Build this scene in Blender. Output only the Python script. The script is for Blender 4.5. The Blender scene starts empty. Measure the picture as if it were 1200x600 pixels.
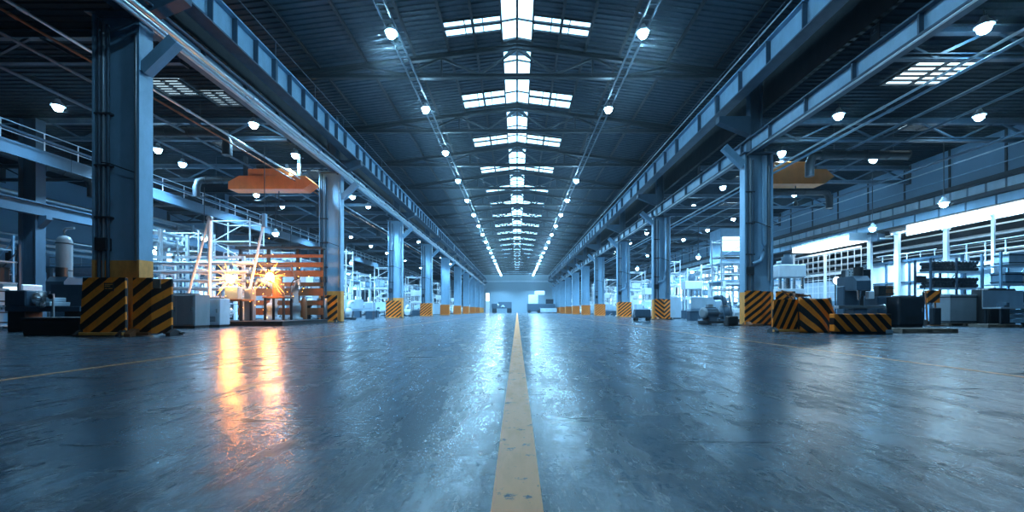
import bpy, math, random
from mathutils import Vector, Matrix
random.seed(7)
C = bpy.context.scene
COL = C.collection
PI = math.pi
H = 0.76            # eye height
FPX = 500.0         # focal length in pixels of the 1200 wide frame
VX, VY = 606, 364   # vanishing point of the hall


def at(px, py, Y):
    return Vector(((px - VX) / FPX * Y, Y, H - (py - VY) / FPX * Y))


def ax(px, Y):
    return (px - VX) / FPX * Y


def az(py, Y):
    return H - (py - VY) / FPX * Y


ORD = ('first second third fourth fifth sixth seventh eighth ninth tenth eleventh twelfth thirteenth fourteenth fifteenth '
       'sixteenth seventeenth eighteenth nineteenth twentieth').split() + ['twenty-first', 'twenty-second', 'twenty-third', 'twenty-fourth']

# ---------------------------------------------------------------- materials


class NT:
    def __init__(s, name):
        s.m = bpy.data.materials.new(name)
        s.m.use_nodes = True
        s.t = s.m.node_tree
        s.t.nodes.clear()
        s.out = s.n('ShaderNodeOutputMaterial')

    def n(s, typ, **kw):
        nd = s.t.nodes.new(typ)
        for k, v in kw.items():
            if k.startswith('i_'):
                nd.inputs[int(k[2:])].default_value = v
            else:
                setattr(nd, k, v)
        return nd

    def l(s, a, b):
        s.t.links.new(a, b)

    def math(s, op, a, b=None, c=None):
        nd = s.n('ShaderNodeMath', operation=op)
        for i, x in enumerate((a, b, c)):
            if x is None:
                continue
            if isinstance(x, (int, float)):
                nd.inputs[i].default_value = x
            else:
                s.l(x, nd.inputs[i])
        return nd.outputs[0]

    def mix(s, f, a, b):
        nd = s.n('ShaderNodeMix', data_type='RGBA')
        for i, x in ((0, f), (6, a), (7, b)):
            if isinstance(x, (int, float)):
                nd.inputs[i].default_value = x
            elif isinstance(x, tuple):
                nd.inputs[i].default_value = (*x, 1) if len(x) == 3 else x
            else:
                s.l(x, nd.inputs[i])
        return nd.outputs[2]

    def noise(s, vec, scale, detail=4, rough=.6):
        nd = s.n('ShaderNodeTexNoise')
        nd.inputs['Scale'].default_value = scale
        nd.inputs['Detail'].default_value = detail
        nd.inputs['Roughness'].default_value = rough
        if vec is not None:
            s.l(vec, nd.inputs['Vector'])
        return nd.outputs['Fac']

    def ramp(s, f, lo, hi):
        nd = s.n('ShaderNodeMapRange')
        s.l(f, nd.inputs[0])
        nd.inputs[1].default_value = lo
        nd.inputs[2].default_value = hi
        return nd.outputs[0]

    def coord(s):
        return s.n('ShaderNodeTexCoord').outputs['Object']

    def mapping(s, vec, scale=(1, 1, 1), rot=(0, 0, 0)):
        nd = s.n('ShaderNodeMapping')
        s.l(vec, nd.inputs[0])
        nd.inputs['Scale'].default_value = scale
        nd.inputs['Rotation'].default_value = rot
        return nd.outputs[0]

    def bsdf(s, col, rough=.5, metal=0., spec=.5):
        b = s.n('ShaderNodeBsdfPrincipled')
        for k, x in (('Base Color', col), ('Roughness', rough), ('Metallic', metal), ('Specular IOR Level', spec)):
            if isinstance(x, (int, float)):
                b.inputs[k].default_value = x
            elif isinstance(x, tuple):
                b.inputs[k].default_value = (*x, 1)
            else:
                s.l(x, b.inputs[k])
        s.l(b.outputs[0], s.out.inputs[0])
        return b


def paint(name, col, rough=.45, metal=0., wear=.35, scale=2.5, spec=.5):
    t = NT(name)
    n1 = t.noise(t.mapping(t.coord(), (1, 1, .45)), scale, 6, .65)
    n2 = t.noise(t.coord(), scale * 9, 3, .6)
    f = t.math('MULTIPLY', t.ramp(n1, .35, .75), wear)
    dirt = tuple(c * .35 for c in col)
    c = t.mix(f, col, dirt)
    c = t.mix(t.math('MULTIPLY', t.ramp(n2, .62, .75), wear * .8), c, tuple(c0 * .5 for c0 in col))
    r = t.math('ADD', t.math('MULTIPLY', n1, .25), rough - .12)
    t.bsdf(c, r, metal, spec)
    return t.m


def emit(name, col, s):
    t = NT(name)
    e = t.n('ShaderNodeEmission')
    e.inputs[0].default_value = (*col, 1)
    e.inputs[1].default_value = s
    t.l(e.outputs[0], t.out.inputs[0])
    return t.m


def stripes(name, dx, dz, freq, phase=0.):
    t = NT(name)
    co = t.coord()
    sp = t.n('ShaderNodeSeparateXYZ')
    t.l(co, sp.inputs[0])
    nz = t.noise(co, 3, 3)
    v = t.math('ADD', t.math('MULTIPLY', sp.outputs[0], dx * freq), t.math('MULTIPLY', sp.outputs[2], dz * freq))
    v = t.math('ADD', t.math('ADD', v, t.math('MULTIPLY', nz, .06)), phase)
    f = t.math('GREATER_THAN', t.math('FRACT', v), .5)
    wear = t.ramp(t.noise(t.mapping(co, (1, 1, .5)), 5, 6, .7), .5, .8)
    org = t.mix(t.math('MULTIPLY', wear, .75), (1., .25, .018), (.40, .09, .012))
    blk = t.mix(t.math('MULTIPLY', wear, .5), (.008, .008, .010), (.05, .04, .035))
    t.bsdf(t.mix(f, org, blk), .5, 0, .35)
    return t.m


def floor_mat():
    t = NT('polished_concrete')
    co = t.coord()
    big = t.noise(t.mapping(co, (.5, .2, 1), (0, 0, .1)), 1., 7, .62)
    streak = t.noise(t.mapping(co, (2.6, .55, 1), (0, 0, -.12)), 1.3, 9, .68)
    grit = t.noise(t.mapping(co, (9, 2.2, 1), (0, 0, .1)), 1.5, 8, .72)
    cross = t.noise(t.mapping(co, (.5, 2.4, 1), (0, 0, .3)), 1.2, 8, .68)
    blot = t.noise(t.mapping(co, (1, .8, 1), (0, 0, .4)), 2.6, 9, .72)
    fine = t.noise(co, 30, 5, .7)
    mark = t.noise(t.mapping(co, (.45, 2.6, 1), (0, 0, .3)), .9, 9, .75)
    area = t.noise(co, .38, 2, .5)
    sk = t.ramp(streak, .45, .64)
    ct = t.ramp(cross, .52, .68)
    gr = t.ramp(grit, .45, .7)
    c = t.mix(t.ramp(big, .3, .72), (.022, .052, .080), (.078, .138, .185))
    c = t.mix(t.math('MULTIPLY', t.ramp(blot, .5, .68), .6), c, (.17, .25, .31))
    c = t.mix(t.math('MULTIPLY', sk, .75), c, (.006, .013, .02))
    c = t.mix(t.math('MULTIPLY', ct, .6), c, (.006, .012, .018))
    c = t.mix(t.math('MULTIPLY', gr, .6), c, (.006, .012, .018))
    mk = t.math('MULTIPLY', t.ramp(mark, .58, .63), t.ramp(area, .47, .56))
    c = t.mix(t.math('MULTIPLY', mk, .95), c, (.004, .005, .006))
    r = t.math('ADD', t.math('MULTIPLY', sk, .12), .18)
    r = t.math('ADD', r, t.math('MULTIPLY', gr, .08))
    r = t.math('ADD', r, t.math('MULTIPLY', ct, .08))
    r = t.math('ADD', r, t.math('MULTIPLY', mk, .3))
    dull = t.math('ADD', t.math('MULTIPLY', sk, .35), t.math('ADD', t.math('MULTIPLY', gr, .25), t.math('ADD', t.math('MULTIPLY', ct, .25), mk)))
    sp = t.math('MAXIMUM', t.math('SUBTRACT', .72, t.math('MULTIPLY', dull, .75)), .04)
    b = t.bsdf(c, r, 0, sp)
    bp = t.n('ShaderNodeBump')
    bp.inputs['Strength'].default_value = .36
    bp.inputs['Distance'].default_value = .014
    hgt = t.math('ADD', t.math('ADD', t.math('MULTIPLY', streak, .6), t.math('MULTIPLY', grit, .4)), t.math('ADD', t.math('MULTIPLY', fine, .12), t.math('MULTIPLY', cross, .4)))
    t.l(hgt, bp.inputs['Height'])
    t.l(bp.outputs[0], b.inputs['Normal'])
    return t.m


def line_mat(name, col, wearlo=.62):
    t = NT(name)
    co = t.coord()
    w = t.ramp(t.noise(co, 9, 8, .72), wearlo, wearlo + .06)
    w2 = t.ramp(t.noise(t.mapping(co, (3, .8, 1)), 2.2, 6, .65), .45, .8)
    c = t.mix(t.math('MULTIPLY', w2, .35), col, tuple(x * .45 for x in col))
    c = t.mix(w, c, (.03, .04, .045))
    t.bsdf(c, t.math('ADD', t.math('MULTIPLY', w2, .2), .28), 0, .4)
    return t.m


M = dict(
    steel=paint('blue_grey_paint', (.22, .40, .55), .45),
    steel2=paint('deep_blue_grey_paint', (.045, .09, .135), .5, spec=.35),
    dark=paint('dark_steel', (.014, .023, .032), .5, spec=.3),
    black=paint('black_iron', (.012, .015, .018), .55),
    white=paint('white_paint', (.72, .8, .86), .4, wear=.25),
    pale=paint('pale_blue_paint', (.42, .56, .66), .42),
    galv=paint('galvanised_steel', (.5, .58, .63), .32, .8),
    grey=paint('machine_grey', (.20, .245, .275), .45),
    yellow=paint('yellow_band_paint', (.88, .36, .08), .55, wear=.6, scale=4),
    orange=paint('orange_crane_paint', (.90, .27, .05), .5, wear=.3),
    brown=paint('rusty_iron', (.22, .08, .03), .7),
    wood=paint('pallet_wood', (.16, .13, .10), .75, wear=.6, scale=5),
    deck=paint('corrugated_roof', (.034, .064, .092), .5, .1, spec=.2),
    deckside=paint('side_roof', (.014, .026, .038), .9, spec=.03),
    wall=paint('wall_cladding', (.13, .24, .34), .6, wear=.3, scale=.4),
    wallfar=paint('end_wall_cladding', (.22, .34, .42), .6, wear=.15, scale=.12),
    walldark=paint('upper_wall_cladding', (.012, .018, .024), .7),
    chrome=paint('machined_metal', (.6, .65, .68), .22, .9, wear=.15),
    rubber=paint('rubber', (.012, .012, .013), .7),
    hazr=stripes('hazard_stripes_rising', -.62, .78, 2.75),
    hazf=stripes('hazard_stripes_falling', .70, .60, 3.6, .3),
    hazs=stripes('hazard_stripes_steep', -.92, .42, 4.4, .2),
    hazd=stripes('hazard_stripes_shallow', .72, .66, 3.5, .1),
    hazn=stripes('hazard_stripes_narrow', -.62, .78, 3.6),
    hazm=stripes('hazard_stripes_narrow_falling', .62, .78, 3.6),
    floor=floor_mat(),
    line=line_mat('yellow_floor_paint', (1., .37, .09), .585),
    line2=line_mat('thin_line_paint', (.75, .33, .14), .56),
    bulb=emit('lamp_glow', (.34, .70, 1.), 240),
    bulbs=emit('aisle_lamp_glow', (.34, .70, 1.), 70),
    sky=emit('skylight_glow', (.34, .70, 1.), 3.4),
    win=emit('lit_window', (.45, .78, 1.), 2.6),
    winhi=emit('bright_lit_window', (.70, .90, 1.), 5),
    arc=emit('welding_arc_glow', (1., .36, .07), 170),
    spark=emit('spark_glow', (1., .36, .05), 9),
    screen=emit('screen_glow', (.6, .85, 1.), 2.0),
)
_g = NT('dark_glass')
_g.bsdf((.02, .035, .05), .08, 0, .8)
M['glass'] = _g.m

# ---------------------------------------------------------------- mesh builder


class MB:
    def __init__(s):
        s.v, s.f, s.sm = [], [], []

    def _add(s, vs, fs, smooth=False):
        b = len(s.v)
        s.v += [tuple(v) for v in vs]
        s.f += [tuple(b + i for i in f) for f in fs]
        s.sm += [smooth] * len(fs)
        return s

    def box(s, x0, x1, y0, y1, z0, z1, c=0.):
        if x0 > x1: x0, x1 = x1, x0
        if y0 > y1: y0, y1 = y1, y0
        if z0 > z1: z0, z1 = z1, z0
        c = min(c, (x1 - x0) * .3, (y1 - y0) * .3, (z1 - z0) * .3)
        if c <= 0:
            vs = [(x, y, z) for z in (z0, z1) for y in (y0, y1) for x in (x0, x1)]
            return s._add(vs, [(0, 2, 3, 1), (4, 5, 7, 6), (0, 1, 5, 4), (2, 6, 7, 3), (0, 4, 6, 2), (1, 3, 7, 5)])
        vs, idx = [], {}
        for ix, X in enumerate((x0, x1)):
            for iy, Y in enumerate((y0, y1)):
                for iz, Z in enumerate((z0, z1)):
                    sx, sy, sz = (c, -c)[ix], (c, -c)[iy], (c, -c)[iz]
                    for a, p in enumerate(((X, Y + sy, Z + sz), (X + sx, Y, Z + sz), (X + sx, Y + sy, Z))):
                        idx[ix, iy, iz, a] = len(vs)
                        vs.append(p)
        fs = []
        for i in (0, 1):
            q = [(0, 0), (0, 1), (1, 1), (1, 0)] if i == 0 else [(0, 0), (1, 0), (1, 1), (0, 1)]
            fs.append([idx[i, a, b, 0] for a, b in q])
            fs.append([idx[b, i, a, 1] for a, b in q])
            fs.append([idx[a, b, i, 2] for a, b in q])
        for i in (0, 1):
            for j in (0, 1):
                e = [idx[0, i, j, 1], idx[1, i, j, 1], idx[1, i, j, 2], idx[0, i, j, 2]]
                fs.append(e if (i ^ j) == 0 else e[::-1])
                e = [idx[i, 0, j, 0], idx[i, 0, j, 2], idx[i, 1, j, 2], idx[i, 1, j, 0]]
                fs.append(e if (i ^ j) == 0 else e[::-1])
                e = [idx[i, j, 0, 0], idx[i, j, 1, 0], idx[i, j, 1, 1], idx[i, j, 0, 1]]
                fs.append(e if (i ^ j) == 0 else e[::-1])
                for k in (0, 1):
                    t = [idx[i, j, k, a] for a in range(3)]
                    fs.append(t if (i ^ j ^ k) == 0 else t[::-1])
        return s._add(vs, fs)

    def cbox(s, cx, cy, cz, w, d, h, c=0.):
        return s.box(cx - w / 2, cx + w / 2, cy - d / 2, cy + d / 2, cz - h / 2, cz + h / 2, c)

    @staticmethod
    def frame(p0, p1, up=(0, 0, 1)):
        d = Vector(p1) - Vector(p0)
        L = d.length
        d.normalize()
        u = Vector(up)
        if abs(d.dot(u)) > .98:
            u = Vector((1, 0, 0))
        a = d.cross(u).normalized()
        b = a.cross(d).normalized()
        return d, a, b, L

    def cyl(s, p0, p1, r, n=12, r2=None, caps=True):
        p0, p1 = Vector(p0), Vector(p1)
        d, a, b, L = s.frame(p0, p1)
        r2 = r if r2 is None else r2
        ring = [(math.cos(2 * PI * k / n), math.sin(2 * PI * k / n)) for k in range(n)]
        vs = [p0 + a * (r * x) + b * (r * y) for x, y in ring] + [p1 + a * (r2 * x) + b * (r2 * y) for x, y in ring]
        s._add(vs, [(k, (k + 1) % n, n + (k + 1) % n, n + k) for k in range(n)], True)
        if caps:
            s._add(vs, [tuple(range(n))[::-1], tuple(range(n, 2 * n))])
        return s

    def tube(s, pts, r, n=8):
        pts = [Vector(p) for p in pts]
        vs = []
        for i, p in enumerate(pts):
            q0, q1 = pts[max(0, i - 1)], pts[min(len(pts) - 1, i + 1)]
            d, a, b, L = s.frame(q0, q1)
            vs += [p + a * (r * math.cos(2 * PI * k / n)) + b * (r * math.sin(2 * PI * k / n)) for k in range(n)]
        fs = [(i * n + k, i * n + (k + 1) % n, (i + 1) * n + (k + 1) % n, (i + 1) * n + k) for i in range(len(pts) - 1) for k in range(n)]
        s._add(vs, fs, True)
        m = (len(pts) - 1) * n
        s._add(vs, [tuple(range(n))[::-1], tuple(range(m, m + n))])
        return s

    def bar(s, p0, p1, w, h, up=(0, 0, 1)):
        d, a, b, L = s.frame(p0, p1, up)
        p0, p1 = Vector(p0), Vector(p1)
        q = [(-w / 2, -h / 2), (w / 2, -h / 2), (w / 2, h / 2), (-w / 2, h / 2)]
        vs = [p + a * x + b * y for p in (p0, p1) for x, y in q]
        return s._add(vs, [(3, 2, 1, 0), (4, 5, 6, 7), (0, 1, 5, 4), (1, 2, 6, 5), (2, 3, 7, 6), (3, 0, 4, 7)])

    def poly(s, outline, fn):
        """outline: list of 2D points (ccw); fn(u, v, k) gives the point on side k."""
        n = len(outline)
        vs = [fn(u, v, k) for k in (0, 1) for u, v in outline]
        return s._add(vs, [tuple(range(n))[::-1], tuple(range(n, 2 * n))] + [(k, (k + 1) % n, n + (k + 1) % n, n + k) for k in range(n)])

    def prismy(s, outline, y0, y1):
        return s.poly(outline, lambda u, v, k: (u, (y1, y0)[k], v))

    def prismx(s, outline, x0, x1):
        return s.poly(outline, lambda u, v, k: ((x0, x1)[k], u, v))

    def prismz(s, outline, z0, z1):
        return s.poly(outline, lambda u, v, k: (u, v, (z0, z1)[k]))

    def ibeam(s, p0, p1, h, w, tf=.04, tw=.03, up=(0, 0, 1)):
        d, a, b, L = s.frame(p0, p1, up)
        p0, p1 = Vector(p0), Vector(p1)
        H2, W2, T = h / 2, w / 2, tw / 2
        o = [(-W2, -H2), (W2, -H2), (W2, -H2 + tf), (T, -H2 + tf), (T, H2 - tf), (W2, H2 - tf), (W2, H2), (-W2, H2), (-W2, H2 - tf), (-T, H2 - tf), (-T, -H2 + tf), (-W2, -H2 + tf)]
        return s.poly(o, lambda u, v, k: (p0, p1)[k] + a * u + b * v)

    def lathe(s, c, prof, n=16, axis='z'):
        c = Vector(c)
        vs = []
        for r, z in prof:
            for k in range(n):
                x, y = r * math.cos(2 * PI * k / n), r * math.sin(2 * PI * k / n)
                vs.append(c + (Vector((x, y, z)) if axis == 'z' else Vector((z, x, y)) if axis == 'x' else Vector((y, z, x))))
        m = len(prof)
        s._add(vs, [(i * n + k, i * n + (k + 1) % n, (i + 1) * n + (k + 1) % n, (i + 1) * n + k) for i in range(m - 1) for k in range(n)], True)
        s._add(vs, [tuple(range(n))[::-1], tuple(range((m - 1) * n, m * n))])
        return s

    def ball(s, c, r, n=10, m=6):
        return s.lathe(c, [(max(.001, r * math.sin(PI * i / m)), -r * math.cos(PI * i / m)) for i in range(m + 1)], n)

    def build(s, name, mat, parent=None):
        me = bpy.data.meshes.new(name)
        me.from_pydata(s.v, [], s.f)
        me.polygons.foreach_set('use_smooth', s.sm)
        me.materials.append(M[mat] if isinstance(mat, str) else mat)
        me.update()
        o = bpy.data.objects.new(name, me)
        COL.objects.link(o)
        if parent is not None:
            o.parent = parent
        return o


def tag(o, label, cat, group=None, kind='thing'):
    o['label'] = label
    o['category'] = cat
    o['kind'] = kind
    if group:
        o['group'] = group
    return o


def thing(name, label, cat, loc=(0, 0, 0), rz=0., group=None):
    o = bpy.data.objects.new(name, None)
    o.empty_display_size = .2
    COL.objects.link(o)
    o.location = loc
    o.rotation_euler = (0, 0, rz)
    return tag(o, label, cat, group)


def struct(o):
    o['kind'] = 'structure'
    return o


KIDS = {}


def kids(o):
    return [c for c in o.children]


def dup(root, loc, rz=0., label=None, group=None, scale=None):
    def rec(o, par):
        c = o.copy()
        COL.objects.link(c)
        if par is not None:
            c.parent = par
        for ch in kids(o):
            rec(ch, c)
        return c
    r = rec(root, None)
    r.location = loc
    r.rotation_euler = (0, 0, rz)
    if scale:
        r.scale = (scale,) * 3 if isinstance(scale, (int, float)) else scale
    if label:
        r['label'] = label
    if group:
        r['group'] = group
    return r


class Proto:
    """builds the thing the first time, copies it afterwards"""

    def __init__(self, fn):
        self.fn, self.cache = fn, {}

    def __call__(self, loc, rz, label, group=None, scale=None, **kw):
        key = tuple(sorted(kw.items()))
        if key not in self.cache:
            r = self.fn(**kw)
            r.location = loc
            r.rotation_euler = (0, 0, rz)
            if scale:
                r.scale = (scale,) * 3 if isinstance(scale, (int, float)) else scale
            r['label'] = label
            if group:
                r['group'] = group
            self.cache[key] = r
            return r
        r = dup(self.cache[key], loc, rz, label, group, scale or 1.)
        if not group and 'group' in r:
            del r['group']
        return r


# ================================================================ SETTING
Y0, Y1 = -6., 152.
o = struct(MB().box(-44, 44, Y0 - 1, Y1 + 1, -.25, 0).build('floor', 'floor'))
o = struct(MB().box(-.1, .1, -1, 148, 0.0005, .003).build('trim_1', 'line'))
o = struct(MB().box(-5.66, -5.58, 0, 60, 0.0005, .003).build('trim_2', 'line2'))
o = struct(MB().box(5.76, 5.84, 0, 60, 0.0005, .003).build('trim_3', 'line2'))

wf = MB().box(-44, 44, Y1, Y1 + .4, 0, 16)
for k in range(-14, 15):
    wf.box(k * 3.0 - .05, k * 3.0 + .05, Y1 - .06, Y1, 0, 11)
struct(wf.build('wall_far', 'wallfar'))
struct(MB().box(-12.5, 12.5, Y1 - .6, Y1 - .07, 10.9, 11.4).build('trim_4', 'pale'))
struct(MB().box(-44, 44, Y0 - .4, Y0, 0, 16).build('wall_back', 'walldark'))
# tall bright door in the end wall
d = struct(MB().box(-11.2, -9.8, Y1 - .3, Y1 - .07, 0, 7.2, .03).build('door_1', 'white'))
MB().box(-9.95, -9.88, Y1 - .36, Y1 - .3, 1.0, 1.3).build('door_handle', 'dark', d)
MB().box(-11.05, -9.95, Y1 - .33, Y1 - .3, 4.2, 6.8).build('door_pane', 'winhi', d)

# nave roof, two corrugated slopes with rows of translucent strips
ZR, SL = 14.5 + H, .125      # ridge height and slope


def zroof(x):
    return ZR - SL * abs(x)


STRIPS = [21.2 + 7 * k - .5 for k in range(18)]


def SD(ys):
    return 1.15 if ys < 24 else 1.9


def corrugated(mb, x0, x1, ya, yb, zf, pitch=.34, dep=.055, th=.03):
    y = ya
    prof = []
    while y < yb - 1e-6:
        for dy, dz in ((0, 0), (.42, 0), (.5, dep), (.92, dep)):
            yy = y + dy * pitch
            if yy <= yb:
                prof.append((yy, dz))
        y += pitch
    prof.append((yb, prof[-1][1]))
    vs, fs = [], []
    for yy, dz in prof:
        for x in (x0, x1):
            vs.append((x, yy, zf(x) + dz))
    for i in range(len(prof) - 1):
        fs.append((2 * i, 2 * i + 2, 2 * i + 3, 2 * i + 1))
    mb._add(vs, fs)
    zz = .12
    b = [(x0, ya, zf(x0) + zz), (x1, ya, zf(x1) + zz), (x1, yb, zf(x1) + zz), (x0, yb, zf(x0) + zz)]
    mb._add(b, [(0, 1, 2, 3)])


for s, side in ((-1, 'left'), (1, 'right')):
    c = MB()
    corrugated(c, s * 3.6, s * 12.9, Y0, Y1, zroof)
    e = Y0
    for ys in STRIPS:
        corrugated(c, s * .8, s * 3.6, e, ys, zroof)
        e = ys + SD(ys)
    corrugated(c, s * .8, s * 3.6, e, Y1, zroof)
    struct(c.build('ceiling_' + side, 'deck'))
wn = 0


def window(frame, pane, pmat, fmat='dark'):
    global wn
    wn += 1
    f = struct(frame.build('window_%d' % wn, fmat))
    pane.build('pane', pmat, f)
    return f


for i, ys in enumerate(STRIPS):
    for s in (-1, 1):
        fr, pn = MB(), MB()
        D = SD(ys)
        pn._add([(s * .8, ys, zroof(.8)), (s * 3.6, ys, zroof(3.6)), (s * 3.6, ys + D, zroof(3.6)), (s * .8, ys + D, zroof(.8))], [(0, 1, 2, 3)])
        fr.bar((s * .8, ys, zroof(.8) - .04), (s * 3.6, ys, zroof(3.6) - .04), .07, .1)
        fr.bar((s * .8, ys + D, zroof(.8) - .04), (s * 3.6, ys + D, zroof(3.6) - .04), .07, .1)
        fr.bar((s * .8, ys + D * .45, zroof(.8) - .04), (s * 3.6, ys + D * .45, zroof(3.6) - .04), .16, .1)
        for q in (1.7, 2.6):
            fr.bar((s * q, ys, zroof(q) - .04), (s * q, ys + D, zroof(q) - .04), .05, .06)
        window(fr, pn, 'sky')
# continuous glazed ridge, in lengths between the trusses
TRUSS = [16. + 7 * k for k in range(20) if 16. + 7 * k < Y1 - 2]
rc = MB()  # unseen near ridge, closed with deck to keep light off the foreground
for s in (-1, 1):
    corrugated(rc, 0, s * .8, Y0, 16, zroof)
struct(rc.build('ceiling_ridge_blocker', 'deck'))
e = TRUSS[0]
for yt in TRUSS[1:] + [Y1]:
    fr, pn = MB(), MB()
    for s in (-1, 1):
        pn._add([(0, e + .25, ZR + .1), (s * .8, e + .25, zroof(.8) + .05), (s * .8, yt - .25, zroof(.8) + .05), (0, yt - .25, ZR + .1)], [(0, 1, 2, 3)])
        fr.bar((s * .8, e, zroof(.8)), (s * .8, yt, zroof(.8)), .1, .12)
        q = e + 1.75
        while q < yt - .5:
            fr.bar((0, q, ZR + .04), (s * .8, q, zroof(.8)), .06, .08)
            q += 1.75
        fr.bar((0, e, ZR + .04), (s * .8, e, zroof(.8)), .5, .1)
    window(fr, pn, 'sky')
    e = yt

# upper nave walls, aisle roofs, outer walls
ZL, ZRt = 10.85 + H, 10.4 + H
for s, side in ((-1, 'left'), (1, 'right')):
    za = ZL if s < 0 else ZRt
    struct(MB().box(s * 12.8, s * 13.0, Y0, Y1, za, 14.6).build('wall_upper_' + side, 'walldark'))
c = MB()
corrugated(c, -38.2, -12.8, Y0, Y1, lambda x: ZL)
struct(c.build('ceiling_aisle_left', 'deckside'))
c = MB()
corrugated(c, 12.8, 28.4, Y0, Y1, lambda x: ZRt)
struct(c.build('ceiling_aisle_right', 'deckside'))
struct(MB().box(-38.2, -38, Y0, Y1, 0, ZL).build('wall_left', 'wall'))
# right outer wall: solid foot, high cladding, glazed bands between
w = MB().box(28, 28.3, Y0, Y1, 6.9, ZRt)
w.box(28, 28.3, Y0, Y1, 0, 1.6)
w.box(28, 28.3, Y0, 22, 1.6, 6.9)
w.box(28, 28.3, Y1 - 2, Y1, 1.6, 6.9)
struct(w.build('wall_right', 'wall'))
struct(MB().box(27.9, 28.2, 26.6, 34.2, 1.6, 4.25).build('wall_right_panel', 'white'))
t = MB()
for y in (26.7, 28.6, 30.3, 32.2, 34.1):
    t.box(27.8, 27.9, y - .06, y + .06, .0, 4.3)
t.box(27.78, 27.9, 26.6, 34.2, 2.75, 2.85)
t.box(27.75, 27.95, 26.6, 34.2, 4.25, 4.42)
struct(t.build('trim_5', 'steel2'))
t = MB()
y = 18.
while y < Y1:
    t.box(27.93, 28, y - .05, y + .05, 8.6, ZRt)
    y += 3.2
for za_, zb_, xx in ((8.35, 8.6, 27.5), (7.5, 7.75, 27.6), (6.86, 6.93, 27.7)):
    t.box(xx, 28.0, 5, Y1, za_, zb_)
struct(t.build('trim_6', 'dark'))
# annex seen through the opening of the right wall
struct(MB().box(28.3, 37.5, 20, 50, 3.2, 3.4).build('floor_annex', 'steel2'))
struct(MB().box(37.5, 37.8, 20, 50, 3.4, 7.6).build('wall_annex', 'steel2'))
struct(MB().box(28.3, 37.8, 20, 50, 7.6, 7.8).build('ceiling_annex', 'steel2'))
struct(MB().box(28.3, 37.5, 19.8, 20, 3.4, 7.6).build('wall_annex_near', 'steel2'))
struct(MB().box(28.3, 37.5, 50, 50.2, 3.4, 7.6).build('wall_annex_far', 'steel2'))
struct(MB().box(28, 28.25, 22, 50, 1.6, 3.4).build('wall_right_lower', 'pale'))


def wall_window(x, s, ya, yb, za, zb, n, pmat, fmat='dark', rows=1, bar=.09):
    """glazing in the plane x, seen from the side s"""
    fr, pn = MB(), MB()
    pn.box(x + s * .06, x + s * .09, ya, yb, za, zb)
    for k in range(n + 1):
        y = ya + (yb - ya) * k / n
        fr.box(x, x + s * .1, y - bar / 2, y + bar / 2, za, zb)
    for k in range(rows + 1):
        z = za + (zb - za) * k / rows
        fr.box(x, x + s * .1, ya, yb, z - bar / 2, z + bar / 2)
    return window(fr, pn, pmat, fmat)


# bands of painted panels with dark mullions under the cladding, then a bright glazed band
for zt_, zb_, st, nm in ((8.35, 7.75, 1.05, 'trim_7'), (7.5, 6.93, 1.7, 'trim_8')):
    t = MB()
    y = 18.
    while y < Y1 - 1:
        t.box(27.86, 28.0, y + .06, y + st - .06, zb_ + .02, zt_ - .02)
        y += st
    struct(t.build(nm, 'pale' if st < 1.5 else 'steel'))
wall_window(27.9, .5, 22.3, 30.6, 6.12, 6.86, 7, 'winhi', 'pale', 1, .03)
for k in range(12):
    ya = 50 + 8.4 * k
    wall_window(27.92, 1, ya, ya + 7.6, 1.8, 5.2, 6, 'win', 'steel2', 2, .12)
    wall_window(27.92, 1, ya, ya + 7.6, 5.6, 6.8, 6, 'screen', 'steel2', 1, .2)
for k in range(11):
    ya = 41 + 9.6 * k
    wall_window(-37.92, -1, ya, ya + 5.4, 1.4, 4.2, 5, 'win', 'steel2', 3, .16)
    wall_window(-37.92, -1, ya + 2, ya + 8.2, 6.0, 8.2, 6, 'win', 'steel2', 2, .16)
# translucent roof panels in the aisles; left ones stand in for bright reflections
for x0, x1, ya, yb, z in ((16.6, 19.2, 17.3, 19.5, ZRt), (21.8, 23.8, 23.2, 24.4, ZRt), (-17.4, -15.8, 19.9, 21.3, ZL), (-15.6, -14.4, 21.0, 22.4, ZL), (-19.5, -17.6, 27, 28.6, ZL), (-25.5, -23.4, 26, 27.4, ZL),
                          (-17.4, -15.4, 33, 34.6, ZL), (-21, -19, 38, 39.6, ZL), (17, 19, 33, 34.5, ZRt), (20, 22, 41, 42.5, ZRt), (-29.5, -27.6, 21, 22.2, ZL)):
    fr, pn = MB(), MB()
    pn.box(x0, x1, ya, yb, z - .04, z - .02)
    for k in range(7):
        fr.box(x0, x1, ya + (yb - ya) * k / 6 - .03, ya + (yb - ya) * k / 6 + .03, z - .12, z - .04)
    for k in range(3):
        fr.box(x0 + (x1 - x0) * k / 2 - .05, x0 + (x1 - x0) * k / 2 + .05, ya, yb, z - .14, z - .05)
    window(fr, pn, 'screen')

# ================================================================ NAVE STEELWORK
# roof trusses


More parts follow.
